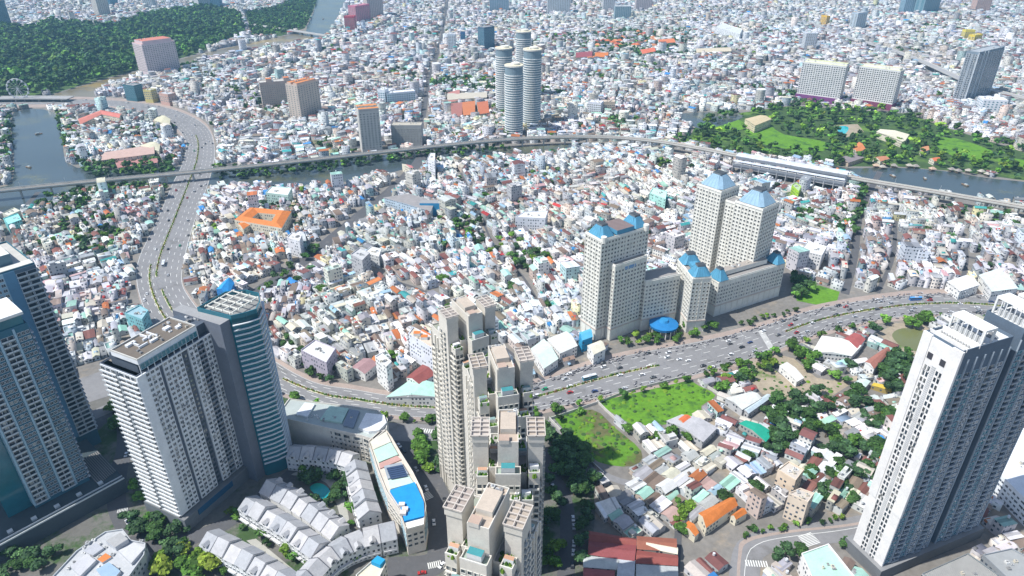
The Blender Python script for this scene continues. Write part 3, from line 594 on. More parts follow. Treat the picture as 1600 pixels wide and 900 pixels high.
def teal_towers():
    for k, (lab, x0, x1, y0, y1, zt) in enumerate((('dark teal apartment tower at the left edge, nearest to the camera', 0, 28.5, 0, 26, 117), ('taller blue grey apartment tower with balconies at the left edge, set behind', 12, 50, 43, 88, 129))):
        r = empty('apartment_tower', lab, 'tower', (-264.8, 274.1, 0), D2R(50)); W = Wins(r); footprint(r, x0-25, x1, y0, y1, 4)
        fh = 3.2; z0 = 12; n = int((zt-z0)/fh)
        body(r, x0+.2, x1, y0+.3, y1, 0, zt, (.05, .15, .21), (.50, .48, .44)); L = x1-x0
        pan = (.36, .51, .60)
        if k == 0:
            b = MB(); b.box(-12, x0+.1, 4, y1+4, 0, zt-14, (.02, .09, .12), 1, (.3, .3, .3), 0); b.build('glass_wing', [PLASTER, TEAL], r)
            for i in range(4):
                xa = x0+L*i/4; b = MB(); b.box(xa, xa+1.0, y0-.35, y0+.3, z0, zt, pan); b.build('pilaster', [PLASTER], r)
                if i % 2 == 0: W.face(xa+1.2, y0+.3, 0, L/4-1.4, z0, z0+n*fh, 2, fh, WIN_B, ww=.96, wh=.7, name='balcony', sillz=.15)
                else: W.face(xa+1.2, y0+.3, 0, L/4-1.4, z0, z0+n*fh, 3, fh, WIN_M, ww=.8, wh=.66)
            W.face(x0, y1, D2R(270), y1-y0, z0, z0+n*fh, 7, fh, WIN_T, ww=.9, wh=.8)
            W.face(x1, y0, D2R(90), y1-y0, z0, z0+n*fh, 7, fh, WIN_B, ww=.92, wh=.7, name='balcony', sillz=.15)
            t = MB(); t.box(x0+2, x1-1, y0+1, y1-4, zt, zt+6, (.06, .13, .17), 1, (.66, .64, .58), 0); t.box(x0+1, x1, y0, y1-3, zt+6, zt+7.5, (.70, .70, .68)); t.build('crown', [PLASTER, TEAL], r)
        else:
            secs = [(12, 20, 3, 'w'), (20, 22, 0, 'd'), (22, 31, 4, 'w'), (31, 34, 1, 'w'), (34, 39.5, 0, 's'), (39.5, 50, 3, 'b')]
            for (a_, b_, c_, t_) in secs:
                q = MB(); q.box(a_, b_, y0-(.25 if t_ != 'd' else 0), y0+.3, z0, zt, {'w': pan, 'd': (.05, .08, .1), 's': (.13, .27, .40), 'b': (.10, .15, .2)}[t_]); q.build('facade_panel', [PLASTER], r)
                if t_ == 'w': W.face(a_, y0-.25, 0, b_-a_, z0, z0+n*fh, c_, fh, WIN_M, ww=.7, wh=.6)
                if t_ == 'b': W.face(a_, y0-.25, 0, b_-a_, z0, z0+n*fh, 2, fh, WIN_B, ww=.93, wh=.72, name='balcony', sillz=.15)
            W.face(x1, y0, D2R(90), y1-y0, z0, z0+n*fh, 9, fh, WIN_B, ww=.8, wh=.7, name='balcony', sillz=.15)
            t = MB(); t.box(x0+8, x1-8, y0+8, y1-8, zt, zt+7, (.12, .2, .25), tcol=(.70, .72, .66)); t.box(x0+5, x1-.5, y0+.5, y0+7, zt, zt+1.2, (.62, .60, .54)); t.build('penthouse', [PLASTER], r); clutter(r, x0+10, x1-10, y0+10, y1-10, zt+7, 5)
        W.done()
    r = empty('podium_building', 'long dark podium with white trim lines and skylights, bottom left', 'podium', (-264.8, 274.1, 0), D2R(50))
    p = MB(); p.box(-70, 42, -14, 40, 0, 10, (.08, .10, .12), tcol=(.05, .07, .08)); p.build('wall', [PLASTER], r); footprint(r, -70, 42, -14, 40)
    for y in (-14.2, -11.5): l = MB(); l.box(-70, 42, y, y+.35, 10, 10.9, (.66, .68, .68)); l.build('white_trim', [PLASTER], r)
    for i in range(9): l = MB(); l.box(-62+i*11.5, -59.5+i*11.5, -9, -6.6, 10, 11.2, (.55, .58, .58)); l.build('skylight', [PLASTER], r)
    l = MB()
    for i in range(11): l.box(30+i*1.1, 30.6+i*1.1, -8+i*.4, 22, 10.05, 10.5, (.22, .21, .2))
    l.build('louvre', [PLASTER], r, kind='stuff')
    # the next tower of the row stands just outside the frame on the left and shades these two
    r = empty('apartment_tower', 'neighbouring tower just outside the left edge', 'tower', (-372, 205, 0), D2R(50)); body(r, 0, 58, 0, 34, 0, 150, (.12, .2, .24)); footprint(r, 0, 58, 0, 34)
teal_towers()
def slant_tower():
    r = empty('apartment_tower', 'tall white and slate apartment tower with rooftop frames at the right edge', 'tower', (189.2, 238.1, 0), D2R(22)); W = Wins(r); footprint(r, -3, 75, -4, 22)
    wh = (.74, .72, .70); sl_ = (.11, .15, .20); fh = 3.3
    z0 = 8
    for (x0, x1, zt) in ((0, 31, 138), (37, 69, 140)):
        body(r, x0+.2, x1, .2, 18, 0, zt, sl_, (.72, .72, .70), par=1.3); n = int((zt-8-z0)/fh)
        cw = (x1-x0)/6.0
        for i in range(7):
            b = MB(); b.box(x0+i*cw-(.25 if i else -0), x0+i*cw+.35, -.4, .2, z0, zt-4, (.34, .40, .46)); b.build('pilaster', [PLASTER], r)
        for i in range(6):
            if i in (1, 4): W.face(x0+i*cw+.5, .2, 0, cw-.9, z0, z0+n*fh, 1, fh, WIN_G, ww=.98, wh=.7, name='balcony', sillz=.12)
            else: W.face(x0+i*cw+.5, .2, 0, cw-.9, z0, z0+n*fh, 2, fh, WIN_M if i % 2 else WIN_T, ww=.8, wh=.62)
    b = MB(); b.box(31, 37, 3.5, 17, 0, 134, (.09, .11, .16), tcol=(.4, .3, .26)); b.build('wall', [PLASTER], r); W.face(31, 3.5, 0, 6, z0, 130, 2, fh, WIN_D, ww=.6, wh=.5)
    # white end wall: two window strips and a central louvre strip
    b = MB(); b.box(-.5, .3, -.3, 18.3, 0, 138.2, wh); b.box(-.9, .4, -.6, 4.2, 42, 139, wh); b.box(-.9, .4, 14.2, 18.6, 42, 139, wh); b.build('end_wall', [PLASTER], r)
    W.face(-.5, 13.6, D2R(270), 3.3, 6, 126, 2, 3.3, WIN_D, ww=.62, wh=.66, name='end_window'); W.face(-.5, 7.9, D2R(270), 3.3, 6, 126, 2, 3.3, WIN_D, ww=.62, wh=.66, name='end_window')
    l = MB()
    for i in range(116): l.box(-.8, -.5, 8.2, 10.0, 8+i*1.02, 8.5+i*1.02, (.48, .48, .48))
    l.build('louvre', [PLASTER], r, kind='stuff')
    for y in (5.0, 11.2): b = MB(); b.box(-.75, -.5, y, y+2.4, 128, 131, (.05, .05, .06)); b.build('vent', [PLASTER], r)
    def frame(x0, x1, y0, y1, z, zt):
        f = MB(); f.box(x0, x1, y0, y1, zt-1, zt, (.78, .78, .76)); f.build('rooftop_frame', [PLASTER], r)
        for (xa, ya) in ((x0, y0), (x1-.8, y0), (x0, y1-.8), (x1-.8, y1-.8)): q = MB(); q.box(xa, xa+.8, ya, ya+.8, z, zt-1, (.74, .74, .72)); q.build('rooftop_post', [PLASTER], r)
        q = MB()
        for i in range(6): q.box(x0+.2, x0+.5, y0+1+i*(y1-y0-2)/6, y0+1.4+i*(y1-y0-2)/6, z, zt-1, (.7, .7, .7))
        q.box(x0+2, x1-3, y0+1.5, y1-1, z, z+2.8, (.45, .46, .46)); q.build('plant_room', [PLASTER], r)
    frame(12, 19, 1, 17, 138, 146); frame(39, 47, 2, 17, 140, 149); frame(54, 63, 2, 17, 140, 147)
    c = MB()
    for i in range(11): c.cyl(6.5, 2.5+i*1.3, .45, 138, 139.2, n=8, col=(.45, .44, .42))
    c.build('vent_stack', [METAL], r, kind='stuff'); clutter(r, 21, 30, 2, 16, 138, 9); clutter(r, 48, 53, 3, 16, 140, 5)
    b = MB(); b.box(2, 2.4, 0, 18, 138.1, 140, wh); b.box(9.8, 10.2, 0, 18, 138.1, 140, wh); b.build('parapet', [PLASTER], r)
    b = MB(); b.box(-3, 72, -2.5, 21, 0, 7.5, (.16, .17, .18), tcol=(.25, .25, .25)); b.build('podium', [PLASTER], r)
    acunits(r, [(1, .2, 0, 29, z0, 130, fh), (38, .2, 0, 30, z0, 130, fh)], 380); acunits(r, [(-.5, 13.6, D2R(270), 3.3, 6, 126, 3.3), (-.5, 7.9, D2R(270), 3.3, 6, 126, 3.3)], 70); W.done()
slant_tower()
def cream_tower(lab, cx, cy, ang, zt, first):
    r = empty('apartment_tower', lab, 'tower', (cx, cy, 0), ang); r.scale = (.88, 1, 1); W = Wins(r); footprint(r, -16, 16, -20, 20)
    cr = (.64, .60, .53); gy = (.42, .40, .38); fh = 3.2; n = int((zt-14)/fh)
    def blk(x0, x1, y0, y1, z, tcol=(.46, .42, .38)): return body(r, x0, x1, y0, y1, 0, z, cr, tcol)
    blk(-15.6, -8.8, -5, 5.2, zt-4); blk(8.8, 15.6, -5, 5.2, zt-4)
    blk(-15.0, -8.6, 5.3, 17, zt-17, (.3, .32, .26)); blk(8.6, 15.0, 5.3, 17, zt-21, (.34, .34, .28))
    blk(-14, -9, -10.5, -5.1, zt-18, (.24, .32, .18)); blk(9, 14, -10.5, -5.1, zt-16, (.24, .3, .18))
    blk(-8.5, -4.6, -7, 13, zt-16, (.34, .32, .3)); blk(4.6, 8.5, -7, 13, zt-19, (.34, .32, .3))
    blk(-4.5, 4.5, -9.5, 10, zt-1, (.45, .37, .30)); blk(-5.5, 5.5, -14.5, -9.6, zt-13, (.30, .36, .30)); blk(-11, -5.6, -17, -10.6, zt-27, (.26, .34, .2)); blk(5.6, 11, -17, -10.6, zt-24, (.26, .34, .2)); blk(-5.2, 5.2, -19, -14.6, zt-22, (.5, .48, .42)); blk(-4, 4.6, -23, -19.1, zt-31, (.28, .34, .22))
    for (x0, x1) in ((-16.4, -8.2), (8.2, 16.4)):          # pergola decks
        p = MB()
        for i in range(3): xa = x0+(x1-x0-.35)*i/2; p.box(xa, xa+.35, -5.9, 5.2, zt-.6, zt, (.56, .50, .44))
        for i in range(5): ya = -5.9+i*2.7; p.box(x0, x1, ya, ya+.35, zt-.65, zt-.05, (.56, .50, .44))
        p.build('pergola', [PLASTER], r)
        q = MB(); q.box(x0+.4, x1-.4, -5.5, 5, zt-4, zt-1.1, cr, tcol=random.choice([(.48, .43, .39), (.36, .31, .28), (.42, .36, .30)])); q.build('wall', [PLASTER], r)
    for bx_, c1, c2 in (((-3.4, 3.4, -4, 6, zt-1, zt+1.6), (.58, .53, .46), (.5, .42, .34)), ((-3, 3, -13.5, -10.5, zt-12.6, zt-9.5), (.62, .63, .62), (.05, .24, .26)), ((-3.9, .5, -9.8, -6.2, zt-1, zt+.9), (.6, .56, .5), (.45, .33, .26))):
        pr = MB(); pr.box(*bx_, c1, tcol=c2); pr.build('roof_room', [PLASTER], r)
    clutter(r, -3.5, 3.5, 6.5, 9.5, zt-1, 8); clutter(r, -13, -10, 7, 15, zt-17, 3); clutter(r, 10, 13, 7, 15, zt-21, 3); clutter(r, -4, 4, -18, -15, zt-22, 3)
    for (xa, ya, z) in ((-11.5, -8, zt-18), (11.5, -8, zt-16), (0, -21, zt-31), (-6.5, 2, zt-16), (6.5, 4, zt-19), (-12, 9, zt-17), (12, 12, zt-21), (-8.5, -13, zt-27), (8, -14, zt-24)):
        tb = MB(); tb.box(xa-2, xa+2, ya-.1, ya+1.6, z, z+2.4, (.74, .74, .74), tcol=random.choice([(.7, .7, .7), (.2, .3, .3), (.5, .3, .2)])); tb.build('terrace_room', [PLASTER], r)
    for s in (-1, 1):
        for (xa, ya, z) in ((s*11.3, -9, zt-17 if s > 0 else zt-18), (s*8.5, -14.5, zt-24 if s > 0 else zt-27), (s*11.5, 9, zt-21 if s > 0 else zt-17), (s*2, -21.5, zt-31), (s*6.6, 9, zt-19 if s > 0 else zt-16), (s*6.6, -4, zt-19 if s > 0 else zt-16), (s*3.5, -16.5, zt-22), (s*11.8, -6.5, zt-16 if s > 0 else zt-18)):
            g = MB()
            for _ in range(7): g.cyl(xa+random.uniform(-2, 2), ya+random.uniform(-2, 2), random.uniform(.5, 1.1), z, z+random.uniform(.8, 2), n=6, r1=.3, col=random.choice([(.05, .12, .02), (.12, .22, .02)]))
            g.build('terrace_plants', [LEAF], r, kind='stuff')
    # left and right long sides: bays with white balcony stacks
    for sx, an in ((-15.05, D2R(270)), (15.05, D2R(90))):
        for (ya, L, me, nm) in ((16.5, 4, WIN_CB, 'balcony'), (12, 3, WIN_C, 'window'), (8.7, 3.2, WIN_CB, 'balcony')):
            y_ = ya if sx < 0 else ya-L
            W.face(sx, y_, an, L, 12, zt-24, 1 if nm == 'balcony' else 2, fh, me, ww=.9 if nm == 'balcony' else .6, wh=.75 if nm == 'balcony' else .5, name=nm, sillz=.15)
        W.face(sx*1.038, 4.2 if sx < 0 else -3.2, an, 7.4, 12, zt-8, 2, fh, WIN_CB, ww=.6, wh=.7, name='balcony', sillz=.15)
        for y_ in (16.8, 12.2, 8.9, 5.4):
            b = MB(); b.box(sx-.7 if sx < 0 else sx, sx if sx < 0 else sx+.7, y_-.3, y_+.3, 0, zt-20, (.70, .66, .58)); b.build('pilaster', [PLASTER], r)
    for (xa, xb, ya, z) in ((-14, -9, -10.5, zt-18), (9, 14, -10.5, zt-16), (-5.5, 5.5, -14.5, zt-13), (-11, -5.6, -17, zt-27), (5.6, 11, -17, zt-24), (-5.2, 5.2, -19, zt-22), (-4, 4.6, -23, zt-31)):
        W.face(xa, ya, 0, xb-xa, 12, z-2, 2 if xb-xa < 8 else 4, fh, WIN_CB if xb-xa < 8 else WIN_C, ww=.8, wh=.7, name='balcony' if xb-xa < 8 else 'window', sillz=.15)
        rl = MB(); rl.box(xa, xb, ya, ya+.3, z+.9, z+1.5, (.7, .68, .62)); rl.build('railing', [PLASTER], r)
    W.face(-14, -5.2, D2R(270), 5.2, 12, zt-20, 2, fh, WIN_CB, ww=.85, wh=.75, name='balcony', sillz=.15)
    W.face(14, -10.4, D2R(90), 5.2, 12, zt-18, 2, fh, WIN_CB, ww=.85, wh=.75, name='balcony', sillz=.15)
    
    W.done(nmax=260)
cream_tower('cream apartment tower with pergola roofs, farthest and topmost of the central four', -23, 301, D2R(30), 125, 1)
cream_tower('cream apartment tower with pergola roofs, second from the top of the central four', -5, 257, D2R(14), 124, 0)
cream_tower('cream apartment tower with pergola roofs, third from the top of the central four', -1.5, 208, D2R(0), 125, 0)
cream_tower('cream apartment tower with pergola roofs, nearest and lowest in the photo of the central four', -8, 168, D2R(-20), 124, 0)
# blue mansard complex
BLUE = (.09, .30, .45); PB = (.27, .41, .52)
def mansard(r, x0, x1, y0, y1, z, h, col=BLUE, ins=.27, crown=True):
    b = MB(); dx = (x1-x0)*ins; dy = (y1-y0)*ins
    oc = lambda a0, a1, b0, b1, q: [(a0+(a1-a0)*q, b0), (a1-(a1-a0)*q, b0), (a1, b0+(b1-b0)*q), (a1, b1-(b1-b0)*q), (a1-(a1-a0)*q, b1), (a0+(a1-a0)*q, b1), (a0, b1-(b1-b0)*q), (a0, b0+(b1-b0)*q)]
    b.frustum(oc(x0, x1, y0, y1, .12), z, oc(x0+dx, x1-dx, y0+dy, y1-dy, .25), z+h, col, tcol=(.1, .11, .12)); b.build('mansard_roof', [ROOF], r)
    sm_ = MB()
    for i in range(1, 6):
        t = i/6
        for (a0, b0), (a1, b1) in ((((x0+(x1-x0)*t), y0), (x0+dx+(x1-x0-2*dx)*t, y0+dy)), ((x0, y0+(y1-y0)*t), (x0+dx, y0+dy+(y1-y0-2*dy)*t)), ((x1, y0+(y1-y0)*t), (x1-dx, y0+dy+(y1-y0-2*dy)*t))): sm_.bar((a0, b0, z+.1), (a1, b1, z+h+.05), .1, n=4, col=tuple(c_*.75 for c_ in col))
    sm_.build('roof_seam', [PLASTER], r, kind='stuff')
    if crown: b = MB(); b.box(x0+dx+.3, x1-dx-.3, y0+dy+.3, y1-dy-.3, z+h, z+h+1.2, (.16, .18, .2), tcol=(.06, .07, .08)); b.build('roof_crown', [PLASTER], r)
IV = (.76, .74, .67)
def mtower(lab, ox, oy, ang, boxes, fh=3.4, z0=12, roofs=(), grp=None):
    r = empty('hotel_tower', lab, 'tower', (ox, oy, 0), ang); W = Wins(r)
    for (x0, x1, y0, y1, zt) in boxes:
        footprint(r, x0, x1, y0, y1, 2); body(r, x0, x1, y0, y1, 0, zt, IV, (.3, .28, .26)); n = int((zt-z0-1)/fh)
        sd_ = sides(x0, x1, y0, y1)
        for k in 'SEW':
            sx, sy, a_, L = sd_[k]; W.face(sx, sy, a_, L, z0, z0+n*fh, max(2, round(L/3.1)), fh, WIN_C, ww=.62, wh=.56)
            if zt > 30:
                for i in range(0, max(2, round(L/6.2))+1):
                    t = min(L-.5, i*L/max(2, round(L/6.2))); b = MB(); b.box(0, .5, -.35, 0, 0, zt, IV)
                    o = b.build('pilaster', [PLASTER], r); o.location = (sx+math.cos(a_)*t, sy+math.sin(a_)*t, 0); o.rotation_euler = (0, 0, a_)
        b = MB(); b.box(x0-.6, x1+.6, y0-.6, y1+.6, 10.2, 11.2, (.56, .48, .42)); b.build('cornice', [PLASTER], r); b = MB(); b.box(x0-.4, x1+.4, y0-.4, y1+.4, zt-1, zt-.2, IV); b.build('cornice', [PLASTER], r)
    for q in roofs: mansard(r, *q)
    W.done(single=False); return r
r = mtower('ivory tower with two blue mansard caps and lower front wing, left of its complex', 68, 457, D2R(33), [(0, 47, 3, 22, 88), (10, 42, -3, 2.6, 67)], roofs=[(.5, 14, 4, 21, 88.9, 7.5), (33, 46.5, 4, 21, 88.9, 7.5)])
b = MB(); b.box(15, 32, 3.5, 21.5, 88.9, 92.5, BLUE, tcol=(.2, .15, .14)); b.build('roof_link', [ROOF], r); b = MB(); b.box(20, 31, -3.2, -3.05, 61, 63.6, (.12, .3, .55)); b.build('blue_panel', [PLASTER], r)
for x in (2, 44): b = MB(); b.cyl(x, 3, 2.2, 86, 91, n=10, col=IV); b.build('gable_ornament', [PLASTER], r)
mtower('low ivory link block between two mansard towers', 105.5, 474.4, D2R(22), [(0, 32, 0, 15, 46)])
r = mtower('slim ivory block with two blue roofs beside the road, middle of the complex', 141.7, 472.3, D2R(8), [(0, 15, 0, 34, 50)], roofs=[(-.3, 15.3, -.3, 13, 50.9, 7), (-.3, 15.3, 21, 34.3, 50.9, 7)])
b = MB(); b.box(4, 11, 13, 21, 50.9, 54, BLUE); b.build('roof_link', [ROOF], r)
mtower('ivory tower with pale blue pyramid cap, farther of the tall pair', 183.8, 566.4, D2R(38), [(0, 26, 0, 26, 86)], roofs=[(1, 25, 1, 25, 86.9, 10, PB, .30)])
r = mtower('ivory tower with pale blue pyramid cap, nearer of the tall pair', 206.9, 525.0, D2R(41), [(0, 26, 0, 26, 86)], roofs=[(1, 25, 1, 25, 86.9, 10, PB, .30)])
mtower('narrow ivory link with teal roof between the tall mansard pair', 196.5, 551, D2R(40), [(0, 14, -4, 14, 80)])
r = mtower('long low ivory wing with a blue domed roof at each end', 171, 497, D2R(28), [(0, 76, 0, 13, 33)], roofs=[(-.5, 11, -1, 13.5, 33.9, 8, BLUE, .3), (64.5, 76.5, -1, 13.5, 33.9, 8, BLUE, .3)])
b = MB(); b.box(12, 60, 6, 12.7, 33.9, 38, IV, tcol=(.36, .32, .28)); b.build('upper_storey', [PLASTER], r); clutter(r, 20, 50, 7, 12, 38, 8)
c0 = G(1037, 506, 9); r = empty('podium_pavilion', 'round pavilion with bright blue octagonal roof at the foot of the mansard towers', 'pavilion', (*c0, 0))
b = MB(); b.cyl(0, 0, 11.6, 7.5, 9.5, n=16, r1=11.8, col=(.02, .16, .38)); b.cyl(0, 0, 11.8, 9.5, 11.2, n=16, r1=5, col=(.02, .19, .45)); b.cyl(0, 0, 4.2, 11.2, 13.2, n=12, r1=3.2, col=(.03, .24, .5)); b.build('roof', [ROOF], r)
b = MB()
for i in range(16): b.bar((10.5*math.cos(i*.3927), 10.5*math.sin(i*.3927), 0), (10.5*math.cos(i*.3927), 10.5*math.sin(i*.3927), 7.6), .45, col=IV)
b.cyl(0, 0, 8.5, 0, 7.5, n=16, col=(.3, .3, .3)); b.build('colonnade', [PLASTER], r)
EXCL.append(GP([(918, 532), (948, 540), (990, 540), (1060, 528), (1120, 520), (1200, 505), (1250, 488), (1245, 430), (1200, 400), (1100, 420), (1020, 440), (918, 500)]))
def rbuilding(name, lab, cat, px, z, col, tcol, m=HWALL, par=.9, ex=True, g=None, top=PLASTER):
    w = GP(px, z); cx = sum(p[0] for p in w)/len(w); cy = sum(p[1] for p in w)/len(w); r = empty(name, lab, cat, (cx, cy, 0), 0, g); l = [(p[0]-cx, p[1]-cy) for p in w]
    b = MB(); b.prism(l, 0, z, col, 0, tcol, 1); b.build('wall', [m, top], r)
    if par:
        q = MB()
        for i in range(len(l)):
            p0 = Vector(l[i]); p1 = Vector(l[(i+1) % len(l)]); ii = lambda p: (p[0]*(1-.5/max(1, math.hypot(*p))), p[1]*(1-.5/max(1, math.hypot(*p))))
            q.prism([tuple(p0), tuple(p1), ii(p1), ii(p0)], z-.02, z+par, col)
        q.build('parapet', [PLASTER], r)
    if ex: excl(w, 2)
    return r, l
# round banded towers
for lab, px, z, rad in (('round glass tower with white floor bands, front left of the four', (803, 97), 105, 14.2), ('round glass tower with white floor bands, tallest at the front right of the four', (832, 72), 119, 14.6),
                        ('round glass tower with white floor bands, leftmost of the four', (787, 70), 105, 14.5), ('round glass tower with white floor bands and domed cap, rearmost of the four', (818, 44), 118, 14)):
    x, y = G(px[0], px[1]+5, z); r = empty('round_tower', lab, 'tower', (x, y, 0), 0, 'round banded towers'); b = MB(); b.cyl(0, 0, rad-.8, 0, z, n=28, col=(.20, .27, .31), tcol=(.62, .58, .48)); b.build('wall', [PLASTER], r); excl([(x+rad*1.2*math.cos(a_), y+rad*1.2*math.sin(a_)) for a_ in np.arange(0, 6.28, .7)])
    bm_ = MB(); bm_.cyl(0, 0, rad, 0, 1.15, n=28, col=(.74, .74, .70)); me = bm_.mesh('floor_band', [PLASTER])
    for i in range(int((z-12)/3.5)): o = bpy.data.objects.new('floor_band', me); link(o, r); o.location = (0, 0, 4+i*3.5)
    t = MB(); t.cyl(0, 0, rad, z-1, z+1, n=28, col=(.66, .64, .58), tcol=(.68, .62, .45)); t.cyl(2, 1, rad*.45, z+1, z+3.5, n=20, col=(.7, .68, .6)); t.build('roof', [PLASTER], r); clutter(r, -7, 7, -7, 7, z+1, 5)
    for i in range(4): o = bpy.data.objects.new('mullion', me); bpy.data.objects.remove(o)
# slab towers given by the two ends of their front foot
def slab(name, lab, p0, p1, zt, dep, wall, top, cols, fh, me, z0=6, ww=.6, wh=.5, base=None, roofs=None, cat='tower', balc=False, g=None):
    a = np.array(G(*p0)); b_ = np.array(G(*p1)); L = float(np.linalg.norm(b_-a)); ang = math.atan2(*(b_-a)[::-1]); r = empty(name, lab, cat, (*a, 0), ang, g); footprint(r, 0, L, 0, dep, 2)
    body(r, 0, L, 0, dep, 0, zt, wall, top); W = Wins(r); n = int((zt-z0-1)/fh)
    for k in 'SEW':
        sx, sy, an, l_ = sides(0, L, 0, dep)[k]; W.face(sx, sy, an, l_, z0, z0+n*fh, cols if k == 'S' else max(2, round(cols*dep/L)), fh, me, ww=ww, wh=wh)
    if base: q = MB(); q.box(-1, L+1, -2, dep+1, 0, base[0], base[1], tcol=(.4, .38, .36)); q.build('podium', [PLASTER], r)
    if roofs:
        for (x0, x1, y0, y1, h, c) in roofs: q = MB(); q.prism([(L*x0, dep*y0), (L*x1, dep*y0), (L*x1, dep*y1), (L*x0, dep*y1)], zt, zt+h, wall, 0, c, 1); q.build('roof_storey', [PLASTER, ROOF], r)
    clutter(r, 2, L-2, 2, dep-2, zt+(max([q[4] for q in roofs]) if roofs else 0), 6); W.done(single=False); return r, L
PUR = (.22, .07, .22)
slab('apartment_block', 'white gridded slab with purple base and yellow roof, left of two twins', (1243, 155), (1309, 164), 66, 24, (.68, .67, .66), (.62, .62, .38), 18, 3.3, WIN_D, base=(11, PUR), roofs=[(.02, .98, .45, .98, 3, (.62, .62, .36))], z0=12, g='twin slabs with purple base')
slab('apartment_block', 'white gridded slab with purple base and yellow roof, right of two twins', (1329, 163), (1391, 173), 66, 24, (.68, .67, .66), (.62, .62, .38), 18, 3.3, WIN_D, base=(11, (.22, .06, .12)), roofs=[(.05, .95, .45, .98, 3, (.64, .60, .42))], z0=12, g='twin slabs with purple base')
r, L = slab('office_tower', 'dark blue grey glass tower with white vertical stripes, upper right', (1505, 162), (1545, 150), 88, 20, (.20, .25, .30), (.35, .38, .4), 10, 3.6, WIN_M, z0=2, ww=.85, wh=.7)
for t in (0, .22, .36, .98): q = MB(); q.box(L*t-.6, L*t+.8, -1, 0, 0, 88, (.62, .66, .68)); q.build('stripe', [PLASTER], r)
slab('office_building', 'white office block with blue windows right of the dark glass tower', (1530, 178), (1568, 180), 24, 26, (.76, .77, .80), (.74, .74, .74), 6, 4, WIN_T, z0=3, ww=.45, wh=.4)
slab('hotel_tower', 'pink grey hotel slab with red roof beside the forest', (233, 118), (283, 110), 62, 44, (.62, .52, .54), (.6, .3, .2), 14, 3.6, WIN_C, roofs=[(.06, .94, .08, .92, 6, (.56, .20, .14))])
slab('apartment_block', 'wide grey apartment slab with roof line of orange lift rooms, upper left', (412, 170), (466, 165), 44, 20, (.44, .36, .32), (.5, .48, .44), 16, 3.4, WIN_C, roofs=[(.2, .36, .2, .8, 5, (.6, .2, .07)), (.7, .86, .2, .8, 5, (.6, .2, .07))])
slab('apartment_block', 'grey apartment tower with orange roof, beside the wide grey slab', (472, 190), (504, 180), 58, 26, (.56, .47, .40), (.55, .22, .08), 8, 3.4, WIN_C, roofs=[(.05, .95, .1, .4, 3, (.6, .22, .07)), (.05, .95, .6, .95, 3, (.6, .22, .07))])
slab('apartment_block', 'grey apartment tower with two orange roof strips near the canal', (567, 240), (598, 237), 60, 26, (.55, .53, .50), (.5, .48, .4), 6, 3.4, WIN_C, roofs=[(0, 1, 0, .3, 3, (.62, .24, .07)), (0, 1, .65, 1, 3, (.62, .24, .07))])
slab('apartment_block', 'low grey block beside the canal with worn flat roof', (613, 228), (660, 228), 30, 18, (.36, .36, .35), (.46, .42, .34), 10, 3.4, WIN_C)
slab('school_building', 'white and blue school with rows of windows, upper centre', (606, 166), (650, 162), 22, 16, (.62, .70, .78), (.8, .8, .78), 12, 3.6, WIN_T)
slab('school_building', 'tall white stair block beside the blue and white school', (592, 165), (603, 166), 28, 14, (.7, .75, .8), (.8, .8, .78), 3, 3.6, WIN_T)
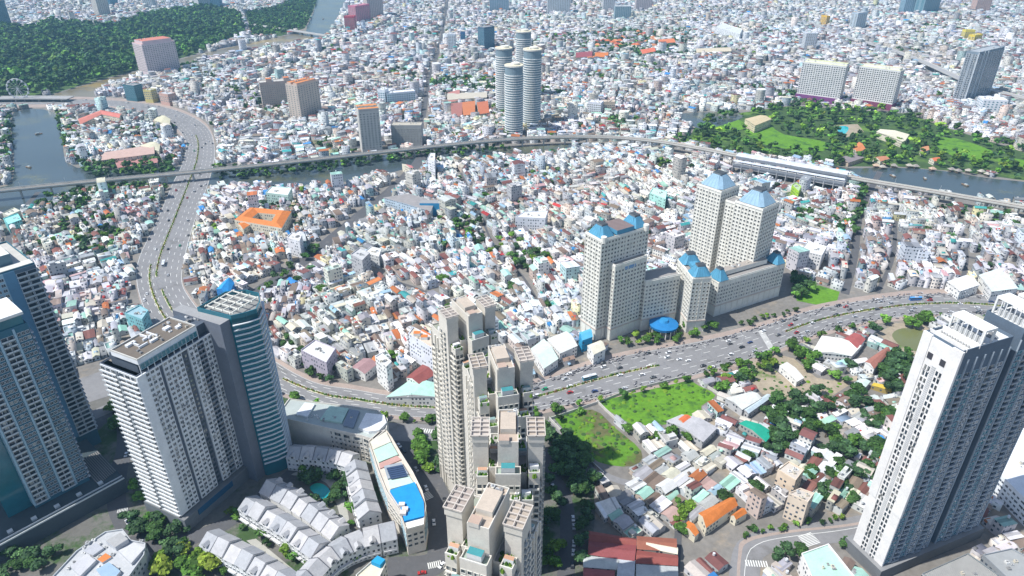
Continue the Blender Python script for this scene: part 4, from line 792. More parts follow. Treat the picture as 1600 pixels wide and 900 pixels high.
FAR = [((540, 52), (556, 52), 45, 24, (.42, .06, .10), (.5, .1, .12), 'dark red tower beside the upper river'), ((558, 40), (580, 36), 55, 30, (.55, .18, .26), (.5, .2, .25), 'pink red tower beside the upper river'), ((576, 30), (600, 28), 90, 30, (.55, .46, .44), (.5, .5, .5), 'pale brown high rise at the top left of centre'),
       ((757, 80), (773, 77), 55, 22, (.08, .14, .2), (.3, .3, .3), 'dark glass office tower left of the round towers'), ((701, 80), (712, 80), 40, 20, (.62, .68, .74), (.6, .6, .6), 'slim white tower near the top centre'), ((720, 72), (727, 72), 34, 14, (.05, .14, .3), (.3, .3, .3), 'slim dark blue tower near the top centre'),
       ((765, 20), (795, 20), 60, 30, (.35, .42, .5), (.5, .5, .5), 'grey office block at the top centre'), ((855, 24), (890, 24), 70, 34, (.5, .55, .6), (.6, .6, .6), 'grey white high rise at the top, right of centre'), ((942, 20), (960, 20), 60, 28, (.5, .52, .56), (.5, .5, .5), 'grey slab high rise at the top right of centre'),
       ((960, 32), (985, 32), 42, 26, (.34, .4, .42), (.6, .6, .6), 'grey office block with dark windows at the top'), ((993, 18), (1018, 18), 60, 30, (.5, .42, .44), (.5, .5, .5), 'pinkish high rise at the top right of centre'), ((1410, 22), (1440, 22), 75, 32, (.28, .38, .46), (.4, .4, .4), 'blue glass office tower at the top right'),
       ((1440, 24), (1465, 20), 62, 30, (.2, .3, .34), (.4, .4, .4), 'dark glass office tower at the top right'), ((1522, 20), (1545, 20), 70, 30, (.56, .34, .28), (.5, .4, .3), 'salmon coloured high rise at the top right'), ((1255, 80), (1273, 80), 42, 20, (.56, .6, .66), (.6, .6, .6), 'white and blue striped tower above the twin slabs'),
       ((1335, 48), (1350, 46), 48, 20, (.42, .5, .56), (.5, .5, .5), 'grey glass tower above the motorway'), ((0, 45), (20, 42), 75, 34, (.14, .19, .22), (.3, .3, .3), 'dark tower in the top left corner'), ((156, 26), (174, 24), 70, 30, (.6, .56, .5), (.5, .5, .5), 'cream high rise behind the forest'),
       ((174, 12), (186, 10), 55, 24, (.12, .24, .34), (.3, .3, .3), 'blue glass tower behind the forest'), ((225, 14), (240, 14), 50, 26, (.5, .58, .62), (.6, .6, .6), 'pale glass block behind the forest'), ((312, 14), (330, 12), 60, 26, (.66, .68, .7), (.6, .6, .6), 'white tower behind the forest'), ((330, 14), (345, 14), 66, 26, (.1, .2, .3), (.3, .3, .3), 'dark blue tower behind the forest'),
       ((198, 157), (215, 159), 28, 18, (.06, .16, .2), (.3, .3, .3), 'dark teal glass office block above the highway bridge'), ((228, 160), (240, 161), 22, 14, (.58, .5, .2), (.5, .5, .4), 'yellow fronted office block beside the highway'), ((252, 163), (266, 166), 20, 16, (.55, .36, .3), (.5, .5, .5), 'salmon office block beside the highway'), ((1280, 40), (1289, 42), 30, 12, (.7, .42, .04), (.6, .5, .2), 'yellow tower by the motorway'),
       ((918, 180), (938, 182), 22, 16, (.66, .66, .72), (.7, .7, .7), 'lilac white block right of the round towers'), ((940, 178), (960, 178), 20, 14, (.6, .5, .38), (.6, .5, .4), 'tan block right of the round towers'), ((1505, 62), (1520, 62), 24, 16, (.72, .6, .1), (.7, .6, .15), 'yellow block at the upper right'), ((1520, 68), (1532, 66), 20, 16, (.74, .56, .06), (.7, .55, .1), 'amber yellow block at the upper right')]
for p0, p1, zt, dep, wl, tp, lab in FAR: slab('high_rise', lab, p0, p1, zt, dep, wl, tp, max(4, int((p1[0]-p0[0])/2.6)), 3.5, WIN_T if wl[0] < .4 else WIN_C, ww=.7, wh=.5)
# ---------------------------------------------------------------- the mall: curved white block and the long wing behind it
def mall():
    r, l = rbuilding('shopping_mall', 'curved white gridded block with white rounded corner roof beside the avenue', 'shopping mall', [(440, 640), (452, 624), (490, 629), (545, 635), (590, 642), (606, 656), (604, 672), (585, 688), (566, 682), (520, 672), (445, 655)], 20, (.66, .62, .56), (.40, .44, .42), m=PLASTER)
    W = Wins(r); P = GP([(445, 655), (480, 662), (520, 672), (548, 679), (566, 682), (580, 688)], 20); c = r.location
    for i in range(len(P)-1):
        a, b = P[i], P[i+1]; L = math.dist(a, b); an = math.atan2(b[1]-a[1], b[0]-a[0]); W.face(a[0]-c[0], a[1]-c[1], an, L, 1, 16, max(2, round(L/3)), 3.7, WIN_C, ww=.66, wh=.62); W.face(a[0]-c[0], a[1]-c[1], an, L, 15.6, 19.5, max(1, round(L/7)), 4, WIN_C, ww=.9, wh=.8, sillz=.1, name='gallery_opening')
    W.done()
    for nm, px, z, col in (('roof_panel', [(560, 668), (572, 645), (600, 648), (604, 660), (592, 672), (576, 674)], 22.2, (.80, .80, .80)), ('roof_panel', [(462, 647), (476, 629), (492, 631), (480, 651)], 21.3, (.72, .74, .76)), ('roof_panel', [(500, 655), (515, 634), (545, 638), (534, 660)], 21.2, (.42, .58, .50)), ('roof_panel', [(536, 664), (546, 639), (562, 642), (552, 668)], 21.2, (.20, .24, .30))):
        q = MB(); w = [(x-c[0], y-c[1]) for x, y in GP(px, z)]; q.prism(w, 20, z, col); q.build(nm, [ROOF], r)
    clutter(r, -20, 12, -3, 4, 20, 8)
    P2 = [(576, 690), (592, 676), (603, 672), (612, 684), (626, 708), (645, 738), (660, 768), (666, 792), (662, 818), (634, 826), (625, 800), (604, 770), (590, 735)]
    r, l = rbuilding('shopping_mall', 'long curved mall wing with a bright blue roof, solar panels and mint terraces', 'shopping mall', P2, 20, (.70, .64, .56), (.60, .54, .46), m=PLASTER); c = r.location
    W = Wins(r); w = GP(P2, 20)
    ar = sum(w[i][0]*w[(i+1) % len(w)][1]-w[(i+1) % len(w)][0]*w[i][1] for i in range(len(w)))
    if ar < 0: w = w[::-1]
    for i in range(len(w)):
        a, b = w[i], w[(i+1) % len(w)]; L = math.dist(a, b)
        if L > 2: W.face(a[0]-c[0], a[1]-c[1], math.atan2(b[1]-a[1], b[0]-a[0]), L, 5, 19, max(1, round(L/3.6)), 3.6, WIN_C if i % 2 else WIN_T, ww=.78, wh=.6)
    W.done()
    for px, z, col in (([(578, 690), (603, 674), (611, 690), (584, 702)], 21.2, (.62, .60, .50)), ([(584, 703), (611, 691), (622, 710), (592, 722)], 21.1, (.44, .62, .52)), ([(592, 724), (620, 712), (627, 718), (594, 732)], 20.7, (.5, .3, .26)), ([(600, 728), (627, 722), (638, 740), (606, 748)], 21.6, (.32, .36, .40)), ([(606, 750), (638, 742), (646, 754), (610, 764)], 21.1, (.50, .66, .60)),
                       ([(609, 766), (648, 753), (662, 784), (663, 806), (632, 814), (626, 792)], 21.4, (.015, .27, .66)), ([(634, 817), (663, 809), (662, 819), (637, 826)], 21.0, (.72, .70, .64))):
        q = MB(); q.prism([(x-c[0], y-c[1]) for x, y in GP(px, z)], 20, z, col); q.build('roof_terrace', [PLASTER], r)
    for i in range(6):
        q = MB(); a, b = GP([(604+i*1.2, 731+i*3), (629+i*1.4, 726+i*3)], 22); q.prism([(a[0]-c[0], a[1]-c[1]), (b[0]-c[0], b[1]-c[1]), (b[0]-c[0]+.4, b[1]-c[1]-1.3), (a[0]-c[0]+.4, a[1]-c[1]-1.3)], 21.8, 22.1, (.04, .07, .14)); q.build('solar_panel', [METAL], r)
    for p in ((628, 790), (633, 797), (630, 803)): x, y = G(*p, 21.5); q = MB(); q.box(x-c[0]-1.6, x-c[0]+1.6, y-c[1]-1.2, y-c[1]+1.2, 21.4, 23, (.66, .6, .55)); q.build('roof_kiosk', [PLASTER], r)
    r, l = rbuilding('shop_house', 'small cream roof block with bright blue frame at the bottom edge beside the mall', 'building', [(556, 900), (588, 872), (604, 880), (590, 910), (565, 925)], 16, (.62, .62, .58), (.62, .58, .46)); q = MB(); c = r.location; q.prism([(x-c[0], y-c[1]) for x, y in GP([(580, 878), (590, 869), (602, 875), (594, 884)], 18)], 16, 18.5, (.02, .3, .55)); q.build('roof_room', [PLASTER], r)
mall()
# ---------------------------------------------------------------- rows of gabled villas on the estate
SLATE = (.33, .33, .36)
def villa_meshes(shade):
    w, d, e, rz = 8.2, 12.2, 10.5, 14.4; wl = (.76, .76, .75); m = {}
    b = MB(); n = [(-w/2, -d/2), (w/2, -d/2), (w/2, d/2), (-w/2, d/2)]; b.prism(n, 0, e, wl)
    for s in (-1, 1): b.face([(s*w/2, -d/2, e), (s*w/2, d/2, e), (s*w/2, 0, rz-.2)], wl)
    m['wall'] = b.mesh('wall', [PLASTER])
    b = MB(); o = .5
    for s in (-1, 1):
        b.face([(-w/2, s*(d/2+o), e-.3), (w/2, s*(d/2+o), e-.3), (w/2, 0, rz), (-w/2, 0, rz)], shade); b.face([(-w/2, s*(d/2+o), e-.6), (w/2, s*(d/2+o), e-.6), (w/2, s*(d/2+o), e-.3), (-w/2, s*(d/2+o), e-.3)], (.6, .6, .6))
    m['roof'] = b.mesh('roof', [ROOF])
    b = MB()
    for s in (-1, 1): b.face([(w/2-.1, s*(d/2+.6), e-.1), (w/2+.3, s*(d/2+.6), e-.1), (w/2+.3, 0, rz+.5), (w/2-.1, 0, rz+.5)], (.13, .13, .15)); b.face([(w/2+.3, s*(d/2+.6), e-.7), (w/2+.3, s*(d/2+.6), e-.1), (w/2+.3, 0, rz+.5), (w/2+.3, 0, rz-.3)], (.55, .55, .55)); b.face([(w/2-.1, s*(d/2+.6), e-.7), (w/2-.1, s*(d/2+.6), e-.1), (w/2-.1, 0, rz+.5), (w/2-.1, 0, rz-.3)], (.4, .4, .42))
    m['party_wall'] = b.mesh('party_wall', [PLASTER])
    b = MB(); b.prism([(-1.5, -d/2-.2), (1.5, -d/2-.2), (1.5, -d/2+3.2), (-1.5, -d/2+3.2)], e-.6, e+1.6, wl); b.frustum([(-1.8, -d/2-.5), (1.8, -d/2-.5), (1.8, -d/2+3.4), (-1.8, -d/2+3.4)], e+1.6, [(-.1, -d/2-.2), (.1, -d/2-.2), (.1, -d/2+3), (-.1, -d/2+3)], e+2.9, shade); b.face([(-.8, -d/2-.22, e), (.8, -d/2-.22, e), (.8, -d/2-.22, e+1.3), (-.8, -d/2-.22, e+1.3)], (.05, .06, .07)); m['dormer'] = b.mesh('dormer', [PLASTER])
    b = MB(); b.box(-w/2+.6, w/2-.6, -d/2-1.4, -d/2, 3.2, 3.5, (.74, .74, .74)); b.box(-w/2+.6, w/2-.6, -d/2-1.4, -d/2-1.25, 3.5, 4.4, (.74, .74, .74)); m['balcony'] = b.mesh('balcony', [PLASTER])
    return m
VM = [villa_meshes((.43, .43, .44)), villa_meshes((.48, .47, .47)), villa_meshes((.37, .38, .40))]
VROWS = [('left front row', [(333, 838), (390, 868), (450, 905)], 13, 1), ('middle row by the driveway', [(392, 783), (440, 812), (494, 850)], 13, 1), ('inner row facing the pool', [(425, 757), (475, 785), (526, 822)], 13, -1),
         ('row beside the long mall wing', [(556, 728), (566, 765), (579, 806)], 13, 1), ('curved bottom row', [(470, 905), (512, 862), (556, 838), (606, 826)], 13, 1), ('shaded top row by the white block', [(462, 700), (515, 705), (556, 716)], 13, 1)]
for rn, px, z, side in VROWS:
    c = spline(GP(px, z), 8); x, y, an = resample(c, 8.6); EXCL.append([tuple(p) for p in c+9]+[tuple(p) for p in c[::-1]-9])
    for i in range(len(x)):
        r = empty('villa', None, 'villa', (x[i], y[i], 0), an[i]+(math.pi if side < 0 else 0)+random.uniform(-.03, .03), 'terraced villas with slate roofs'); M_ = VM[(i*7+len(rn)) % 3]; s = random.uniform(.95, 1.07); r.scale = (1, 1, s)
        r['label'] = 'white slate gabled villa, %s in the %s, from the %s' % (['first', 'second', 'third', 'fourth', 'fifth', 'sixth', 'seventh', 'eighth', 'ninth', 'tenth', 'eleventh', 'twelfth', 'last', 'last'][min(i, 13)], rn.split(' by ')[0].split(' facing')[0].split(' beside')[0] if rn[0] != 'r' else 'row beside the mall', 'left' if 'beside' not in rn else 'top')
        for nm, me in M_.items():
            if nm == 'dormer' and random.random() < .25: continue
            o = bpy.data.objects.new(nm, me); link(o, r)
        for q, (wx, wz) in enumerate(((-2.6, .8), (0, .8), (2.6, .8), (-2.6, 4.4), (0, 4.4), (2.6, 4.4), (-2.6, 7.6), (2.6, 7.6))): o = bpy.data.objects.new('window', WIN_W); link(o, r); o.location = (wx, -6.13, wz); o.scale = (1.5, 1, 2.0)
        for q in range(3 if i in (0, len(x)-1) else 0):
            for sx, aa in ((4.12, D2R(90)), (-4.12, D2R(270))):
                for wy in (-4, 0, 4): o = bpy.data.objects.new('window', WIN_W); link(o, r); o.location = (sx, wy, 1+q*3.2); o.rotation_euler = (0, 0, aa); o.scale = (1.3, 1, 1.8)
r, l = rbuilding('terrace_block', 'cluster of grey flat roofed terraces with one orange roof, bottom left', 'building', [(80, 905), (120, 862), (165, 832), (192, 828), (205, 845), (228, 850), (226, 868), (200, 905), (150, 940)], 13, (.46, .48, .5), (.46, .47, .48)); c = r.location
for px, z, col in (([(152, 874), (165, 864), (174, 870), (160, 879)], 14.2, (.58, .20, .06)), ([(150, 890), (170, 878), (188, 892), (170, 915)], 15, (.30, .42, .55)), ([(165, 845), (188, 832), (200, 842), (180, 855)], 16, (.38, .38, .38)), ([(185, 860), (210, 848), (226, 856), (205, 880)], 14.8, (.54, .54, .54)), ([(110, 885), (135, 865), (150, 875), (125, 900)], 15, (.5, .5, .52)), ([(130, 860), (150, 848), (162, 856), (145, 868)], 14.4, (.42, .43, .46))):
    q = MB(); q.prism([(x-c[0], y-c[1]) for x, y in GP(px, z)], 13, z, (.55, .56, .58), 0, col, 0); q.build('roof_storey', [PLASTER], r)
clutter(r, -18, 16, -10, 10, 13, 22, big=.9)
sheet('pool', smoothpoly(GP([(484, 762), (496, 755), (510, 760), (517, 772), (508, 781), (494, 774)]), 3), .25, POOLW)
sheet('path', smoothpoly(GP([(455, 742), (480, 735), (520, 748), (538, 778), (546, 820), (536, 822), (525, 785), (510, 755), (480, 745)]), 3), .2, CONC)
sheet('path', GP([(385, 845), (400, 842), (462, 893), (450, 900)]), .2, CONC)
# ---------------------------------------------------------------- single buildings one can pick out of the city
ORG = (.60, .19, .045)
def hall(lab, px, z, wall, roof, ridge=3.0, name='building', cat='building', along_first=True, z0=0, tl=None, m=HWALL):
    w = GP(px, z); excl(w, 1.5); cx = sum(p[0] for p in w)/4; cy = sum(p[1] for p in w)/4; r = empty(name, lab, cat, (cx, cy, 0)); l = [(p[0]-cx, p[1]-cy) for p in w]
    if not along_first: l = l[1:]+l[:1]
    b = MB(); b.prism(l, z0, z, wall); b.build('wall', [m], r)
    e = [(p[0]*1.04, p[1]*1.04) for p in l]; m0 = ((e[1][0]+e[2][0])/2, (e[1][1]+e[2][1])/2, z+ridge); m1 = ((e[3][0]+e[0][0])/2, (e[3][1]+e[0][1])/2, z+ridge); E = [(p[0], p[1], z+.05) for p in e]
    b = MB(); b.face([E[0], E[1], m0, m1], roof); b.face([E[3], m1, m0, E[2]], roof if not tl else tl); b.face([E[1], E[2], m0], wall); b.face([E[3], E[0], m1], wall); b.build('roof', [ROOF], r); return r
RED = (.27, .075, .06); MINT = (.40, .62, .50)
hall('orange roofed temple hall in the low houses at lower right', [(1092, 802), (1140, 778), (1152, 790), (1104, 824)], 7, CREAM, ORG, 3)
hall('smaller orange roofed hall just right of the temple hall', [(1142, 806), (1158, 794), (1167, 802), (1150, 812)], 5, CREAM, ORG, 2)
hall('orange roofed hut below the temple hall', [(1066, 822), (1076, 814), (1092, 832), (1086, 838)], 5, CREAM, ORG, 2)
for i, (px, c_) in enumerate((([(921, 830), (993, 842), (993, 852), (921, 846)], RED), ([(921, 846), (993, 852), (990, 878), (920, 866)], (.26, .07, .07)), ([(912, 868), (966, 874), (964, 890), (912, 886)], (.56, .58, .55)), ([(996, 838), (1056, 842), (1056, 862), (996, 858)], (.30, .11, .07)), ([(1010, 846), (1058, 855), (1058, 866), (1010, 856)], CREAM), ([(996, 860), (1058, 868), (1058, 884), (994, 880)], RED), ([(912, 888), (960, 892), (958, 915), (912, 912)], (.36, .10, .10)), ([(966, 874), (992, 876), (990, 910), (964, 905)], (.50, .52, .54)), ([(995, 882), (1058, 886), (1058, 915), (994, 915)], (.46, .48, .47)))):
    hall('%s low warehouse, %s in the dark red roofed block at the bottom' % (['long red brown', 'deep maroon', 'pale grey', 'rusty brown', 'cream striped', 'broad brick red', 'maroon ribbed', 'square grey', 'wide grey'][i], ['topmost', 'second down', 'left', 'upper right', 'right edge', 'middle right', 'bottom left', 'centre bottom', 'bottom right'][i]), px, 6, (.5, .46, .4), c_, 1.6, name='warehouse', cat='warehouse')
hall('green metal roofed shed between trees at right of centre', [(1155, 662), (1166, 657), (1208, 676), (1196, 690)], 6, (.4, .4, .36), (.02, .33, .22), 2, name='shed', cat='shed')
hall('big grey arched shed beside the green field', [(1042, 658), (1066, 648), (1120, 668), (1098, 690)], 6, (.5, .5, .5), (.46, .45, .46), 2.5, name='shed', cat='shed')
hall('orange ended annex of the big grey shed', [(1060, 655), (1070, 648), (1080, 652), (1068, 662)], 7.5, (.5, .4, .3), (.66, .16, .06), 1, name='shed', cat='shed')
hall('pale roofed shed right of the big grey shed', [(1134, 622), (1175, 612), (1190, 622), (1160, 640)], 6, (.5, .5, .5), (.62, .62, .58), 1.5, name='shed', cat='shed')
hall('light blue grey shed beside the pale shed', [(1162, 640), (1198, 616), (1205, 621), (1170, 646)], 5, (.5, .5, .5), (.50, .58, .62), 1.2, name='shed', cat='shed')
hall('white tin shed at the right corner of the bare lot', [(1270, 550), (1285, 525), (1345, 540), (1330, 556)], 6, WHITE, (.70, .69, .62), 2, name='shed', cat='shed')
hall('rust red shed with white gable beside the muddy pond', [(1352, 565), (1384, 543), (1391, 549), (1366, 576)], 8, WHITE, (.36, .15, .11), 2, name='shed', cat='shed')
hall('red and white tin shed below the avenue, right', [(1318, 530), (1335, 520), (1352, 530), (1340, 545)], 6, WHITE, (.36, .10, .09), 1.5, name='shed', cat='shed')
hall('white shed row along the lane under the trees', [(1218, 572), (1230, 566), (1256, 590), (1245, 596)], 5, WHITE, (.66, .64, .60), 1.5, name='shed', cat='shed')
hall('yellow parked truck shed near the muddy pond', [(1362, 602), (1366, 598), (1396, 606), (1393, 612)], 3.4, (.4, .3, .1), (.62, .45, .06), .5, name='canopy', cat='canopy')
hall('mint roofed shed beside the yellow canopy', [(1332, 600), (1345, 592), (1360, 596), (1346, 612)], 5, WHITE, (.55, .66, .58), 1, name='shed', cat='shed')
r = hall('factory hall with dark grey roof and blue walls in the middle of the city', [(600, 309), (640, 303), (678, 316), (672, 330)], 12, (.5, .6, .68), (.30, .28, .27), .8); q = MB(); q.box(8, 30, -14, -4, 0, 15, (.05, .30, .55), tcol=(.3, .3, .3)); q.build('annex', [PLASTER], r)
# orange courtyard school: four wings round a yard
pc = GP([(366, 342), (390, 323), (455, 329), (440, 355)], 12); excl(pc, 3)
r = empty('school_building', 'bright orange roofed school built round a courtyard, left of centre', 'school', (*pc[0], 0)); l = [(p[0]-pc[0][0], p[1]-pc[0][1]) for p in pc]; cx = sum(p[0] for p in l)/4; cy = sum(p[1] for p in l)/4; inn = [(p[0]*.42+cx*.58, p[1]*.42+cy*.58) for p in l]; mid = [((a_[0]+b_[0])/2, (a_[1]+b_[1])/2) for a_, b_ in zip(l, inn)]
for i in range(4):
    j = (i+1) % 4; b = MB(); b.prism([l[i], l[j], inn[j], inn[i]], 0, 11, CREAM); b.build('wall', [HWALL], r)
    b = MB(); b.face([(*l[i], 11), (*l[j], 11), (*mid[j], 14), (*mid[i], 14)], ORG); b.face([(*mid[i], 14), (*mid[j], 14), (*inn[j], 11), (*inn[i], 11)], ORG); b.build('roof', [ROOF], r)
hall('orange roofed annex just above the courtyard school', [(372, 350), (382, 344), (392, 350), (380, 358)], 8, CREAM, ORG, 2)
hall('blue gabled hall beside the highway bend', [(338, 452), (352, 438), (366, 442), (356, 462)], 12, (.03, .2, .5), (.03, .28, .62), 4)
for px, z, w_, r_, lab in (([(122, 186), (158, 172), (160, 178), (126, 194)], 10, CREAM, (.56, .20, .15), 'long red roofed school by the water, left'), ([(158, 172), (190, 178), (186, 184), (156, 178)], 10, CREAM, (.56, .18, .14), 'red roofed school wing beside the highway curve'),
                           ([(165, 238), (240, 226), (240, 240), (160, 250)], 10, CREAM, (.52, .36, .30), 'long pinkish flat roofed market by the canal, left'), ([(180, 252), (245, 246), (245, 254), (185, 262)], 6, CREAM, (.42, .20, .18), 'dull red shed beside the pinkish market'),
                           ([(240, 188), (250, 180), (266, 186), (264, 198)], 12, (.6, .55, .4), (.58, .54, .38), 'square sand coloured block inside the highway curve'), ([(218, 228), (235, 222), (250, 226), (248, 236)], 10, CREAM, (.6, .56, .4), 'cream block at the right end of the pinkish market'),
                           ([(640, 260), (628, 256), (640, 262), (646, 262)], 10, CREAM, (.5, .2, .2), 'pink roofed shop beside the diagonal street'),
                           ([(700, 145), (718, 140), (718, 156), (700, 160)], 8, CREAM, (.46, .20, .17), 'red roofed market hall, left of the tan row'), ([(722, 160), (742, 158), (742, 178), (724, 180)], 8, CREAM, (.52, .18, .07), 'bright orange market hall by the round towers'), ([(745, 160), (762, 158), (764, 176), (748, 178)], 8, CREAM, (.48, .15, .07), 'second bright orange market hall by the round towers'), ([(704, 162), (722, 160), (722, 180), (706, 182)], 8, CREAM, (.36, .15, .12), 'brick brown market hall beside the orange ones'),
                           ([(700, 146), (760, 144), (760, 152), (700, 156)], 9, CREAM, (.52, .47, .38), 'long tan roofed market row'), ([(900, 82), (925, 80), (925, 88), (900, 90)], 10, CREAM, (.3, .08, .09), 'dark red roofed school hall in the park'), ([(930, 82), (950, 82), (950, 89), (930, 89)], 10, CREAM, ORG, 'small orange roofed school hall in the park'),
                           ([(1028, 62), (1052, 60), (1055, 66), (1030, 68)], 12, WHITE, (.64, .20, .08), 'orange roofed white school at the upper middle'), ([(1088, 76), (1140, 74), (1142, 80), (1090, 82)], 10, CREAM, (.60, .52, .38), 'long cream roofed hall at the upper middle'), ([(1000, 78), (1022, 74), (1024, 80), (1004, 84)], 10, CREAM, (.66, .17, .09), 'red orange tiled hall among the park trees'),
                           ([(1164, 186), (1188, 180), (1205, 186), (1180, 196)], 12, (.68, .58, .4), (.56, .46, .28), 'cream garden mansion on the green island'), ([(1370, 206), (1376, 202), (1420, 210), (1412, 222)], 9, CREAM, (.68, .63, .48), 'big cream roofed hall on the green island'), ([(1310, 248), (1330, 240), (1350, 246), (1326, 254)], 6, (.5, .4, .3), (.26, .22, .22), 'dark roofed riverside restaurant on the island'),
                           ([(1332, 232), (1342, 222), (1352, 232), (1340, 240)], 6, CREAM, (.62, .22, .08), 'orange roofed garden pavilion beside the dark restaurant'), ([(1365, 246), (1378, 244), (1390, 248), (1376, 252)], 6, CREAM, (.50, .22, .12), 'brick roofed garden pavilion near the river bend'), ([(1452, 248), (1462, 246), (1472, 250), (1460, 252)], 6, CREAM, (.66, .18, .08), 'red orange garden pavilion on the island'), ([(1438, 232), (1448, 226), (1452, 234), (1440, 238)], 6, CREAM, (.60, .28, .14), 'salmon roofed garden pavilion on the island'),
                           ([(160, 104), (166, 101), (173, 102), (168, 106)], 6, WHITE, (.76, .74, .70), 'white tent roof at the forest edge'), ([(1530, 430), (1560, 420), (1590, 450), (1550, 455)], 10, WHITE, (.62, .70, .66), 'large white warehouse roof above the avenue, far right'), ([(1480, 440), (1510, 430), (1530, 445), (1500, 455)], 9, WHITE, (.70, .70, .70), 'white warehouse roof beside the large warehouse'),
                           ([(605, 620), (640, 595), (685, 600), (686, 620)], 7, WHITE, (.42, .64, .54), 'mint roofed garage beside the avenue, left of the cream towers'), ([(635, 590), (660, 570), (680, 585), (655, 600)], 9, WHITE, (.27, .08, .07), 'dark red roofed hall by the mint garage'), ([(548, 575), (568, 560), (590, 568), (570, 584)], 7, WHITE, (.36, .22, .22), 'brown roofed shop above the avenue'),
                           ([(855, 530), (885, 518), (902, 540), (875, 552)], 9, WHITE, (.62, .63, .6), 'white car showroom roof beside the avenue'), ([(830, 545), (850, 530), (872, 560), (850, 575)], 8, WHITE, (.56, .66, .6), 'pale mint showroom roof beside the avenue'), ([(918, 540), (938, 532), (946, 545), (928, 554)], 10, WHITE, (.66, .62, .5), 'cream flat block at the foot of the ivory tower'), ([(905, 520), (922, 514), (926, 526), (910, 532)], 11, (.04, .35, .6), (.1, .4, .6), 'bright blue box building at the foot of the ivory tower')):
    hall(lab, px, z, w_, r_, 2.2)
for i in range(26):
    px_, py_ = random.uniform(930, 1020), random.uniform(52, 82); xb, yb = G(px_, py_); r = empty('villa', None, 'villa', (xb, yb, 0), random.uniform(0, 3.1), 'orange tiled villas among the park trees'); tw = i % 3; later(r, 'small %s tiled villa among park trees' % ('deep orange', 'pale orange', 'brick red')[tw], xb, yb)
    w_, d_, h_ = random.uniform(11, 17), random.uniform(10, 14), random.uniform(8, 12); EXCL.append([(xb-w_*.6, yb-w_*.6), (xb+w_*.6, yb-w_*.6), (xb+w_*.6, yb+w_*.6), (xb-w_*.6, yb+w_*.6)])
    b = MB(); b.box(-w_/2, w_/2, -d_/2, d_/2, 0, h_, CREAM); b.build('wall', [HWALL], r); b = MB(); b.frustum([(-w_*.55, -d_*.55), (w_*.55, -d_*.55), (w_*.55, d_*.55), (-w_*.55, d_*.55)], h_, [(-w_*.2, -.2), (w_*.2, -.2), (w_*.2, .2), (-w_*.2, .2)], h_+4, [(.54, .15, .06), (.62, .26, .12), (.42, .11, .08)][tw]); b.build('roof', [ROOF], r)
